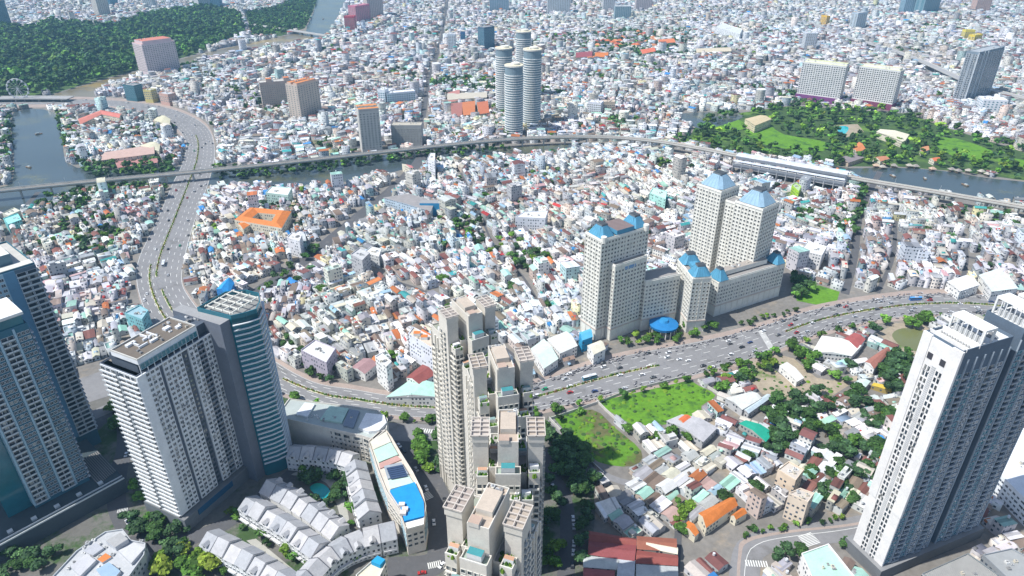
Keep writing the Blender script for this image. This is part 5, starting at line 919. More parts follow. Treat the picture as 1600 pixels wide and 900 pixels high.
for lab, px, z, wl, tp in (('violet grey office block with white roof plant beside the avenue', [(470, 548), (492, 532), (525, 545), (510, 568)], 15, (.46, .42, .50), (.68, .68, .64)), ('tall white block with orange roof rooms left of the cream towers', [(638, 522), (646, 512), (680, 530), (675, 545)], 22, (.76, .78, .84), (.6, .5, .4)),
                           ('narrow white apartment block, taller one beside the avenue', [(586, 558), (596, 552), (612, 566), (604, 574)], 22, (.80, .80, .78), (.66, .66, .64)), ('beige windowless sided block at lower right, upper one', [(1215, 735), (1232, 722), (1256, 735), (1243, 752)], 16, (.72, .58, .44), (.55, .5, .44)), ('beige windowless sided block by the garden crossroads', [(1232, 772), (1250, 764), (1272, 772), (1262, 786)], 18, (.74, .62, .50), (.5, .45, .4)),
                           ('teal and blue tiled shop beside the highway', [(195, 490), (218, 478), (232, 486), (222, 500)], 14, (.24, .52, .56), (.3, .45, .5)), ('cyan house at the left edge by the lagoon', [(5, 342), (28, 334), (34, 344), (12, 352)], 9, (.25, .62, .60), (.30, .66, .62)), ('cream flat roofed house at the left edge by the lagoon', [(4, 334), (22, 325), (32, 330), (14, 338)], 8, (.6, .6, .5), (.62, .62, .5)),
                           ('mint roofed white depot at the bottom edge, right', [(1252, 866), (1294, 851), (1345, 915), (1280, 930)], 12, (.80, .78, .76), (.42, .64, .52)), ('white hall with brown louvre roof at the bottom right corner', [(1440, 898), (1512, 866), (1560, 900), (1500, 940)], 12, (.22, .24, .25), (.20, .21, .22)), ('grey concrete roofed hall in the bottom right corner', [(1535, 868), (1580, 858), (1640, 890), (1590, 920)], 11, (.3, .32, .34), (.33, .34, .34)),
                           ('white clinic with rows of small windows behind the slanting tower', [(1560, 740), (1580, 665), (1660, 690), (1650, 830)], 14, (.80, .82, .84), (.74, .75, .76)), ('curved white tiered apartment house below the twin hotel tower', [(568, 395), (580, 386), (596, 390), (592, 402)], 12, (.7, .7, .68), (.66, .66, .64)),
                           ('grey scaffolded unfinished apartment block left of centre', [(548, 398), (562, 388), (578, 396), (566, 408)], 20, (.46, .46, .47), (.5, .5, .5)), ('white gridded apartment house above the diagonal street', [(448, 372), (456, 364), (472, 368), (468, 378)], 18, (.74, .74, .76), (.62, .6, .56)), ('white office slab right of the curved street', [(805, 340), (818, 332), (856, 330), (852, 342)], 14, (.74, .76, .80), (.66, .66, .66)),
                           ('mint green school block left of the tall mansard pair', [(1015, 302), (1020, 294), (1042, 300), (1040, 312)], 16, (.40, .68, .60), (.5, .7, .6)), ('white tower house with striped windows by the slum lane', [(668, 248), (672, 240), (680, 240), (679, 252)], 24, (.74, .74, .76), (.68, .68, .66)), ('mint and white apartment house by the canal, left of centre', [(415, 302), (424, 292), (456, 294), (450, 306)], 14, (.5, .68, .6), (.66, .68, .66)),
                           ('white block with striped roof at right above the mansard wing', [(1250, 392), (1262, 378), (1292, 386), (1284, 400)], 15, (.76, .74, .72), (.70, .70, .68)), ('lime green painted house by the tall mansard pair', [(1237, 290), (1243, 286), (1252, 292), (1248, 300)], 14, (.36, .58, .04), (.4, .5, .3)), ('white hospital slab at the upper right', [(1118, 42), (1128, 36), (1160, 46), (1156, 54)], 22, (.7, .72, .72), (.6, .62, .6))):
    r, l = rbuilding('building', lab, 'building', px, z, wl, tp, m=HWALL if z < 30 else PLASTER); k = max(abs(l[0][0]), 3)*.4; clutter(r, -k, k, -3, 3, z, 4)
    if 'louvre' in lab:
        q = MB(); P_ = l
        for i in range(40): t = i/40; a_ = (P_[0][0]*(1-t)+P_[1][0]*t, P_[0][1]*(1-t)+P_[1][1]*t); b_ = (P_[3][0]*(1-t)+P_[2][0]*t, P_[3][1]*(1-t)+P_[2][1]*t); q.bar((*a_, z+.3), (*b_, z+.3), .12, n=4, col=(.5, .48, .44))
        q.build('louvre', [METAL], r, kind='stuff')
    if 'clinic' in lab:
        q = MB()
        for i in range(5): x, y = G(1563+i*1.7, 741-i*8, 14.0); 
        a_ = Vector(l[0]); b_ = Vector(l[3]); 
        W = Wins(r); L = (b_-a_).length; W.face(a_[0], a_[1], math.atan2(b_[1]-a_[1], b_[0]-a_[0]), L, 1, 13.5, int(L/3), 3.1, WIN_D, ww=.5, wh=.35); W.face(l[1][0], l[1][1], math.atan2(l[0][1]-l[1][1], l[0][0]-l[1][0]), math.dist(l[0], l[1]), 1, 13.5, 10, 3.1, WIN_D, ww=.4, wh=.3); W.done(single=False)
    if 'orange roof rooms' in lab:
        for (xx, yy) in ((-4, 3), (2, -2)): q = MB(); q.box(xx-2.5, xx+2.5, yy-2, yy+2, z, z+2.5, WHITE, tcol=ORG); q.build('roof_room', [PLASTER], r)
# swimming pool, riverside huts, ferris wheel
sheet('swimming_pool', smoothpoly(GP([(1308, 200), (1318, 197), (1326, 200), (1322, 208), (1314, 212)]), 3), .3, POOLW)
sheet('pool_deck', excl(GP([(1302, 196), (1340, 194), (1350, 206), (1318, 216)])), .2, SOIL)
for i, p in enumerate(((1368, 262), (1378, 264), (1384, 259), (1396, 262), (1420, 262), (1430, 263), (1456, 267), (1486, 268), (1496, 270), (1512, 270), (1532, 271), (1542, 275), (1552, 274))):
    x, y = G(*p); r = empty('riverside_hut', None, 'hut', (x, y, 0), random.uniform(-.5, .5), 'thatched huts over the river'); later(r, 'small thatched hut on stilts at the river edge', x, y); b = MB()
    for sx in (-2, 2):
        for sy in (-2, 2): b.bar((sx, sy, 0), (sx, sy, 3.4), .15, col=(.2, .15, .1))
    b.box(-3.4, 3.4, -3, 3, .8, 1, (.25, .2, .15)); b.build('platform', [PLASTER], r, kind='stuff'); b = MB(); b.frustum([(-4, -3.6), (4, -3.6), (4, 3.6), (-4, 3.6)], 3.2, [(-1, -.3), (1, -.3), (1, .3), (-1, .3)], 5.8, random.choice([(.42, .38, .32), (.30, .27, .24), (.5, .36, .26)])); b.build('roof', [ROOF], r)
for i, p in enumerate(((1445, 280), (1508, 290), (1395, 276), (60, 210), (45, 262), (505, 30))):
    xb, yb = G(*p); r = empty('river_boat', None, 'boat', (xb, yb, .1), random.uniform(0, 3.1), 'small boats on the water'); later(r, 'small flat wooden boat on the water', xb, yb)
    b = MB(); b.frustum([(-4, -1), (4, -1), (5, 0), (4, 1), (-4, 1)], 0, [(-4.6, -1.4), (4.6, -1.4), (6.4, 0), (4.6, 1.4), (-4.6, 1.4)], 1.1, (.24, .16, .10)); b.build('hull', [PLASTER], r); b = MB(); b.box(-3, 1.2, -1, 1, 1.1, 2.5, (.5, .48, .42), tcol=(.36, .42, .44)); b.build('cabin', [PLASTER], r)
x, y = G(34, 158); r = empty('ferris_wheel', 'white ferris wheel at the forest edge, far left', 'ferris wheel', (x, y, 0), .2); R_ = 17
b = MB(); N = 28
for i in range(N):
    a_, b_ = 6.2832*i/N, 6.2832*(i+1)/N
    for yy in (-1.2, 1.2): b.bar((R_*math.cos(a_), yy, R_+6+R_*math.sin(a_)), (R_*math.cos(b_), yy, R_+6+R_*math.sin(b_)), .28, n=4, col=(.6, .62, .64))
b.build('rim', [METAL], r)
sp = MB(); sp.bar((0, 0, 0), (R_, 0, 0), .18, n=4, col=(.7, .7, .7)); sm = sp.mesh('spoke', [METAL]); cb = MB(); cb.cyl(0, 0, 1.5, -3, 0, n=8, col=(.7, .72, .74)); cm = cb.mesh('cabin', [METAL])
for i in range(N//2): a_ = 6.2832*i/(N//2); o = bpy.data.objects.new('spoke', sm); link(o, r); o.location = (0, 0, R_+6); o.rotation_euler = (0, -a_, 0); o = bpy.data.objects.new('cabin', cm); link(o, r); o.location = (R_*math.cos(a_), 0, R_+6+R_*math.sin(a_))
for s in (-1, 1):
    for t in (-1, 1): b = MB(); b.bar((0, s*1.5, R_+6), (t*8, s*5, 0), .4, col=(.7, .7, .72)); b.build('leg', [METAL], r)
# ---------------------------------------------------------------- the dense city of small houses
def mask(X, Y, polys):
    r = np.zeros(X.shape, bool)
    for p in polys:
        a = np.array(p); m = (X > a[:, 0].min()) & (X < a[:, 0].max()) & (Y > a[:, 1].min()) & (Y < a[:, 1].max()) & ~r
        if m.any(): r[m] = inside(p, X[m], Y[m])
    return r
TREESPOT = []
def style(px, py, Y):       # block heading, house width, depth, storeys weights, alley, tree share
    if Y > 1500: return random.uniform(0, 180), 8.5, 15, (.2, .4, .3, .1), 4.5, .03
    if 1330 < px and 290 < py < 460: return -14+random.choice((0, 0, 90)), 4.4, 13, (.1, .5, .35, .05), 3.4, .025
    if px > 860 and py > 520: return 32+random.uniform(-18, 18)+random.choice((0, 0, 90)), 4.7, 11, (.90, .09, .01, 0), 1.2, .035
    if px < 230 and 290 < py < 600: return random.choice((38, 30, -55, 45))+random.uniform(-6, 6), 4.4, 13.5, (.45, .45, .10, 0), 1.6, .02
    if 230 < py: return random.choice((35, 28, -58, 42, 20))+random.uniform(-12, 12), 4.2, 13.5, (.48, .40, .11, .01), 1.5, .022
    return random.uniform(0, 180), 5.4, 14, (.2, .5, .25, .05), 3.4, .03
H_ = {k: [] for k in 'x y w d h a sty ms br tr tb'.split()}
S = []; y = 190
while y < 3400:
    cell = 46+y*.028; xm = 300+y*.80; nx_ = int(2*xm/cell)+1
    for i in range(nx_): S.append((-xm+(i+.5)*cell+random.uniform(-.35, .35)*cell, y+random.uniform(-.35, .35)*cell, cell))
    y += cell
S = np.array(S)
for si in range(len(S)):
    sx, sy, cell = S[si]; px, py = PX(sx, sy)
    if not (-160 < px < 1760 and py < 1000): continue
    ang, w0, d0, st, al, ts = style(px, py, sy); a = math.radians(ang); R_ = cell*.95; nr = int(R_/(d0+al/2))+1; us = []
    for k in range(-nr, nr+1):
        v = k*(d0+al*.5)+(al*.25 if k % 2 else -al*.25); u = -R_
        while u < R_:
            w = w0*random.choice((.8, .9, 1, 1, 1.1, 1.3, 1.6, 1.9 if random.random() < .5 else 1)); dd = d0*random.uniform(.72, 1.0)
            us.append((u+w/2, v+random.uniform(-.5, .5)*(d0-dd), w, dd)); u += w+random.choice((.05, .05, .1, .8, 1.5 if random.random() < .4 else .1))
    us = np.array(us); X = sx+us[:, 0]*math.cos(a)-us[:, 1]*math.sin(a); Y = sy+us[:, 0]*math.sin(a)+us[:, 1]*math.cos(a)
    nb = S[(np.abs(S[:, 0]-sx) < cell*2.6) & (np.abs(S[:, 1]-sy) < cell*2.6)]
    dmin = ((X[:, None]-nb[None, :, 0])**2+(Y[:, None]-nb[None, :, 1])**2).min(1); own = (X-sx)**2+(Y-sy)**2 <= dmin+1e-6
    k = own.nonzero()[0]; n = len(k)
    if n == 0: continue
    stx = rng.choice(4, n, p=np.array(st)/sum(st)); h = 3.3+stx*3.3+rng.uniform(-.6, 1.2, n); h = np.where(rng.random(n) < .012, h+rng.uniform(4, 12, n), h); big = (sy > 750) & (rng.random(n) < .006); h = np.where(big, h+rng.uniform(8, 24, n), h); wide = h > 17; us[k[wide], 2] = np.maximum(us[k[wide], 2], rng.uniform(8, 15, wide.sum())); us[k[wide], 3] = np.maximum(us[k[wide], 3], 14)
    for nm, v in (('x', X[k]), ('y', Y[k]), ('w', us[k, 2]), ('d', us[k, 3]), ('h', h), ('a', a+rng.normal(0, .045, n)+(math.pi*(rng.random(n) < .5))), ('ms', np.full(n, ts)), ('br', np.full(n, random.uniform(.82, 1.10))), ('tr', np.full(n, random.uniform(.94, 1.04))), ('tb', np.full(n, random.uniform(.96, 1.08))), ('sty', np.full(n, 1.0 if st[0] > .8 else 0.0))): H_[nm].append(v)
for k in H_: H_[k] = np.concatenate(H_[k])
x, y, w, d, a = (H_[k] for k in 'xywda')
bad = np.zeros(len(x), bool)
for fx, fy in ((0, 0), (.42, .42), (-.42, .42), (.42, -.42), (-.42, -.42)):
    bad |= mask(x+np.cos(a)*w*fx-np.sin(a)*d*fy, y+np.sin(a)*w*fx+np.cos(a)*d*fy, EXCL)
ok = ~bad; tr = ok & (rng.random(len(x)) < H_['ms']*1.0)
cl = (np.sin(x*.013+1.3)*np.sin(y*.011+.4)+np.sin(x*.031+y*.023) > np.where(y > 1300, 1.12, 1.42)) & ok & (rng.random(len(x)) < .55); tr |= cl
TREESPOT += list(zip(x[tr], y[tr])); ok &= ~tr
low = (H_['sty'] > .5) & ok; gap = low & (rng.random(len(x)) < .03); ok &= ~gap
for k in H_: H_[k] = H_[k][ok]
x, y, w, d, h, a = (H_[k] for k in 'xywdha'); n = len(x); low = H_['sty'] > .5
print('houses', n)
rp = RCp/RCp.sum(); ri = rng.choice(len(RC), n, p=rp)
rl = rng.choice(len(RC), n, p=(lambda q: q/q.sum())(RCp*np.array([1.1, 1.2, 1, 1, 2.0, 1.8, 2.0, 1, .5, .8, .6, .4, .4]))); ri = np.where(low, rl, ri)
rc = RCc[ri]*rng.uniform(.78, 1.1, (n, 1))*rng.uniform(.96, 1.04, (n, 3)); wc = WC[rng.choice(len(WC), n, p=WP)]*rng.uniform(.75, 1.08, (n, 1))
tint = np.stack([H_['tr'], np.ones(n), H_['tb']], 1)*H_['br'][:, None]; rc = rc*tint; wc = wc*tint
kind = np.where(rng.random(n) < .42, 0, np.where(rng.random(n) < .5, 1, 2)); kind = np.where(low, np.where(rng.random(n) < .12, 0, np.where(rng.random(n) < .55, 1, 2)), kind)
kind = np.where(np.isin(ri, [4, 6, 9, 10]), np.where(kind == 0, 2, kind), kind)
flat_c = np.array([(.66, .64, .6), (.46, .45, .43), (.55, .44, .36), (.42, .5, .46), (.3, .29, .28), (.6, .56, .46)])[rng.choice(6, n)]*rng.uniform(.8, 1.1, (n, 1))
rc = np.where((kind == 0)[:, None], np.where(rng.random((n, 1)) < .6, flat_c*tint, rc), rc)
def tmpl(kind, w, d, h, rise):
    n = len(w); o = lambda *t: np.stack(t, -1); z0 = np.zeros(n)
    def bx(x0, x1, y0, y1, z0_, z1_): return [o(x0, y0, z0_), o(x1, y0, z0_), o(x1, y1, z0_), o(x0, y1, z0_), o(x0, y0, z1_), o(x1, y0, z1_), o(x1, y1, z1_), o(x0, y1, z1_)]
    W4 = [(0, 1, 5, 4), (1, 2, 6, 5), (2, 3, 7, 6), (3, 0, 4, 7)]
    if kind == 0:
        t = np.full(n, .3); p = h+.9; V = bx(-w/2, w/2, -d/2, d/2, z0, p)+[o(-w/2+t, -d/2+t, p), o(w/2-t, -d/2+t, p), o(w/2-t, d/2-t, p), o(-w/2+t, d/2-t, p), o(-w/2+t, -d/2+t, h), o(w/2-t, -d/2+t, h), o(w/2-t, d/2-t, h), o(-w/2+t, d/2-t, h)]
        F = W4+[(4, 5, 9, 8), (5, 6, 10, 9), (6, 7, 11, 10), (7, 4, 8, 11), (8, 9, 13, 12), (9, 10, 14, 13), (10, 11, 15, 14), (11, 8, 12, 15), (12, 13, 14, 15)]; r = [0]*12+[1]
        s = w*.0+rise; V += bx(-w/2+.35, w/2-.35-w*.35, d*.02+z0, d/2-.4-d*.12, h, h+s); k = 16; F += [tuple(k+i for i in f) for f in W4]+[(k+4, k+5, k+6, k+7)]; r += [0]*4+[2]
        return np.stack(V, 1), F, r
    if kind == 1:
        V = bx(-w/2, w/2, -d/2, d/2, z0, h); V[6] = o(w/2, d/2, h+rise); V[7] = o(-w/2, d/2, h+rise); e = .35
        V += [o(-w/2-.1, -d/2-e, h-.05), o(w/2+.1, -d/2-e, h-.05), o(w/2+.1, d/2+e, h+rise+.15), o(-w/2-.1, d/2+e, h+rise+.15)]
        V += [o(-w/2-.1, -d/2-e, h-.25), o(w/2+.1, -d/2-e, h-.25)]
        return np.stack(V, 1), W4+[(8, 9, 10, 11), (12, 13, 9, 8)], [0]*4+[1, 1]
    V = bx(-w/2, w/2, -d/2, d/2, z0, h); e = .35
    V += [o(z0, -d/2, h+rise), o(z0, d/2, h+rise), o(-w/2-e, -d/2-e, h-.1), o(z0, -d/2-e, h+rise+.15), o(z0, d/2+e, h+rise+.15), o(-w/2-e, d/2+e, h-.1), o(w/2+e, -d/2-e, h-.1), o(w/2+e, d/2+e, h-.1)]
    return np.stack(V, 1), W4+[(4, 5, 8), (7, 6, 9)]+[(10, 11, 12, 13), (11, 14, 15, 12)], [0]*6+[1, 1]
CL_W4 = [(0, 1, 5, 4), (1, 2, 6, 5), (2, 3, 7, 6), (3, 0, 4, 7), (4, 5, 6, 7)]
def bits(k, A, frac, zoff, sx, sd, hh, cols):
    k = k[rng.random(len(k)) < frac]; n_ = len(k); ww = rng.uniform(*sx, n_); dd = rng.uniform(*sd, n_); ox = rng.uniform(-.3, .3, n_)*w[k]; oy = rng.uniform(-.38, .38, n_)*d[k]; zz = h[k]+zoff; z1 = zz+rng.uniform(*hh, n_)
    c = np.cos(a[k]); s_ = np.sin(a[k]); P = []
    for z_ in (zz-1.0, z1):
        for ux, uy in ((-1, -1), (1, -1), (1, 1), (-1, 1)): lx = ox+ux*ww/2; ly = oy+uy*dd/2; P.append(np.stack([lx*c-ly*s_+x[k], lx*s_+ly*c+y[k], z_+0*lx], 1))
    cc = cols[rng.integers(0, len(cols), n_)]*rng.uniform(.7, 1.1, (n_, 1)); A.add(np.stack(P, 1), CL_W4, [cc]*5, [1]*5)
# the 300 that show largest become houses of their own
pxx, pyy = PX(x, y, h); vis = (pxx > 4) & (pxx < 1596) & (pyy < 896) & (pyy > 2); dist = np.sqrt(x*x+y*y+(H-h)**2); size = w*d/dist**2*vis
top = np.argsort(-size)[:300]; rest = np.ones(n, bool); rest[top] = False
A = Acc(); rise_all = np.where(kind == 0, rng.uniform(2.0, 3.0, n), np.where(kind == 1, rng.uniform(.5, 1.5, n), rng.uniform(.8, 2.0, n)))
for kd in (0, 1, 2):
    k = (rest & (kind == kd)).nonzero()[0]; V, F, R = tmpl(kd, w[k], d[k], h[k], rise_all[k]); c = np.cos(a[k])[:, None]; s = np.sin(a[k])[:, None]
    P = np.stack([V[..., 0]*c-V[..., 1]*s+x[k][:, None], V[..., 0]*s+V[..., 1]*c+y[k][:, None], V[..., 2]], 2)
    sc_ = RCc[rng.choice(len(RC), len(k), p=rp)]; A.add(P, F, [wc[k] if q == 0 else (rc[k] if q == 1 else sc_) for q in R], [0 if q == 0 else 1 for q in R])
kr = (rest & (dist < 1500)).nonzero()[0]
bits(kr, A, .55, .1, (.8, 2.0), (.8, 2.2), (.9, 2.2), np.array([(.6, .6, .6), (.3, .3, .3), (.5, .42, .34), (.66, .66, .64), (.2, .2, .2)]))
bits(kr, A, .45, .3, (1.5, 3.4), (1.5, 5), (.4, 1.2), RCc)
bits(kr, A, .25, -1.6, (3.6, 6.2), (1.0, 2.4), (0, .1), RCc)
A.build('city_houses', [HWALL, ROOF], kind='stuff', label='dense mass of small tube houses filling the city beyond the nearest ones', cat='houses')
SHP = ['flat roofed', 'lean-to roofed', 'gable roofed']
tank = MB(); tank.cyl(0, 0, .75, .9, 2.3, n=10, r1=.7, col=(.62, .64, .66)); tank.cyl(0, 0, .5, 0, .9, n=6, col=(.3, .3, .3)); tank = tank.mesh('water_tank', [METAL])
for i in top:
    r = empty('house', None, 'house', (x[i], y[i], 0), float(a[i]), 'small houses in the dense quarters'); later(r, '%s%s %s house' % ('low ' if h[i] < 5.5 else 'tall ' if h[i] > 11 else '', RC[ri[i]][0] if kind[i] else 'terrace topped', SHP[kind[i]]), float(x[i]), float(y[i]))
    V, F, R = tmpl(int(kind[i]), w[i:i+1], d[i:i+1], h[i:i+1], rise_all[i:i+1]); V = V[0]
    parts = [('wall', [j for j in range(len(F)) if R[j] == 0], HWALL, wc[i]), ('roof', [j for j in range(len(F)) if R[j] != 0], ROOF, rc[i])]
    if kind[i] == 0: parts = [('wall', list(range(0, 12)), HWALL, wc[i]), ('roof', [12], ROOF, rc[i]), ('stair_room', list(range(13, 18)), PLASTER, wc[i]*.95)]
    for nm, fs, m, col in parts:
        b = MB()
        for j in fs: b.face([tuple(V[q]) for q in F[j]], tuple(col))
        if nm == 'roof' and kind[i] != 0 and w[i]*d[i] > 40:      # patched roof sheets
            pc = tuple(np.clip(np.array(col)*random.choice((.6, .75, 1.3)), 0, .8))
            if kind[i] == 1:
                P0, P1, P2, P3 = (Vector(V[q]) for q in (8, 9, 10, 11)); t0 = random.uniform(.05, .5); t1 = t0+random.uniform(.2, .4); u = Vector((0, 0, .06))
                b.face([P0.lerp(P1, t0)+u, P0.lerp(P1, t1)+u, P3.lerp(P2, t1)+u, P3.lerp(P2, t0)+u], pc)
        b.build(nm, [m], r)
    if kind[i] == 0 or random.random() < .25:
        o = bpy.data.objects.new('water_tank', tank); link(o, r); o.location = (random.uniform(-.2, .2)*w[i], -d[i]*.3, h[i]+(.01 if kind[i] == 0 else .3))
    if h[i] > 5:
        for q in range(int(h[i]/3.3)): o = bpy.data.objects.new('window', WIN_W); link(o, r); o.location = (0, -d[i]/2-.02, .9+q*3.3); o.scale = (min(2.2, w[i]*.5), 1, 1.6)
# ---------------------------------------------------------------- trees
def ico():
    t = (1+5**.5)/2; v = [(-1, t, 0), (1, t, 0), (-1, -t, 0), (1, -t, 0), (0, -1, t), (0, 1, t), (0, -1, -t), (0, 1, -t), (t, 0, -1), (t, 0, 1), (-t, 0, -1), (-t, 0, 1)]
    f = [(0, 11, 5), (0, 5, 1), (0, 1, 7), (0, 7, 10), (0, 10, 11), (1, 5, 9), (5, 11, 4), (11, 10, 2), (10, 7, 6), (7, 1, 8), (3, 9, 4), (3, 4, 2), (3, 2, 6), (3, 6, 8), (3, 8, 9), (4, 9, 5), (2, 4, 11), (6, 2, 10), (8, 6, 7), (9, 8, 1)]
    v = [np.array(p)/np.linalg.norm(p) for p in v]; return v, f
IV_, IF_ = ico()
def sub(v, f):
    v = list(v); c = {}; o = []
    def m(i, j):
        k = (min(i, j), max(i, j))
        if k not in c: p = v[i]+v[j]; v.append(p/np.linalg.norm(p)); c[k] = len(v)-1
        return c[k]
    for a_, b_, c_ in f: x_, y_, z_ = m(a_, b_), m(b_, c_), m(c_, a_); o += [(a_, x_, z_), (b_, y_, x_), (c_, z_, y_), (x_, y_, z_)]
    return v, o
IV2, IF2 = sub(IV_, IF_)
def crown_arrays(seed, lobes, leaves, ls, fine=True, flat=.75):
    g = np.random.default_rng(seed); V = []; F = []; Cc = []; vv, ff = (IV2, IF2) if fine else (IV_, IF_)
    for l in range(lobes):
        c = g.normal(0, .33, 3)*[1, 1, flat]*(lobes > 1); c = np.clip(c, -.62, .62); r = g.uniform(.34, .55) if lobes > 1 else .9; k = len(V); tone = g.uniform(.75, 1.3)
        V += [c+p*r*g.uniform(.72, 1.15)*[1, 1, .85] for p in vv]; F += [tuple(k+i for i in q) for q in ff]; Cc += [np.array((.8, .8, .8))*tone*g.uniform(.8, 1.2) for _ in ff]
        for q in range(leaves):
            p = g.normal(0, 1, 3); p /= np.linalg.norm(p); p[2] = abs(p[2])*.9 if g.random() < .7 else p[2]; q0 = c+p*r*g.uniform(.85, 1.22)*[1, 1, .85]; u = np.cross(p+g.normal(0, .5, 3), g.normal(0, 1, 3)); u /= np.linalg.norm(u)+1e-6; w_ = np.cross(p+g.normal(0, .6, 3), u); w_ /= np.linalg.norm(w_)+1e-6; s = ls*g.uniform(.6, 1.4)
            k = len(V); V += [q0-u*s-w_*s*.6, q0+u*s-w_*s*.6, q0+u*s*.7+w_*s, q0-u*s*.7+w_*s]; F.append((k, k+1, k+2, k+3)); Cc.append(np.array((1., 1.05, .85))*tone*g.uniform(.7, 1.6))
    return np.array(V), F, np.array(Cc)
TONES = [np.array(t) for t in ((.045, .095, .028), (.075, .155, .028), (.13, .22, .03), (.05, .10, .045), (.19, .25, .035))]
CM = []
for k in range(8):
    V, F, Cc = crown_arrays(k, 7, 42, .11); t = TONES[[0, 1, 0, 3, 2, 1, 3, 4][k]]; b = MB(); b.v = [tuple(p) for p in V]; b.f = F; b.c = [tuple(c*t) for c in Cc]; b.m = [0]*len(F); CM.append(b.mesh('crown', [LEAF]))
tm = []
for k in range(3):
    b = MB(); b.bar((0, 0, 0), (random.uniform(-.05, .05), 0, .5), .045, n=6, r1=.03, col=(.12, .09, .06))
    for q in range(4): an_ = q*1.6+random.random(); b.bar((0, 0, .36), (math.cos(an_)*.2, math.sin(an_)*.2, .68), .024, n=4, r1=.012, col=(.12, .09, .06))
    tm.append(b.mesh('trunk', [BARK]))
TREE = []   # x, y, height, tone group
def fill(poly, sp, hr, tone, jit=.45):
    P_ = np.array(poly); X, Y = np.meshgrid(np.arange(P_[:, 0].min(), P_[:, 0].max(), sp), np.arange(P_[:, 1].min(), P_[:, 1].max(), sp)); X = X.ravel()+rng.uniform(-jit, jit, X.size)*sp; Y = Y.ravel()+rng.uniform(-jit, jit, Y.size)*sp
    m = inside(poly, X, Y)
    for xx, yy in zip(X[m], Y[m]): TREE.append((xx, yy, rng.uniform(*hr), tone))
NOTREE = [GP(q) for q in ([(1165, 205), (1200, 196), (1225, 210), (1290, 222), (1285, 236), (1225, 232), (1185, 222)], [(1460, 222), (1480, 214), (1520, 224), (1555, 240), (1520, 250), (1480, 240)], [(1110, 196), (1150, 186), (1165, 200), (1130, 206)], [(1302, 196), (1345, 194), (1350, 206), (1318, 216)], [(1366, 198), (1425, 206), (1418, 224), (1368, 212)], [(1160, 178), (1210, 180), (1206, 198), (1165, 196)], [(484, 752), (520, 752), (524, 784), (484, 784)])]
EXB = EXCL[:]
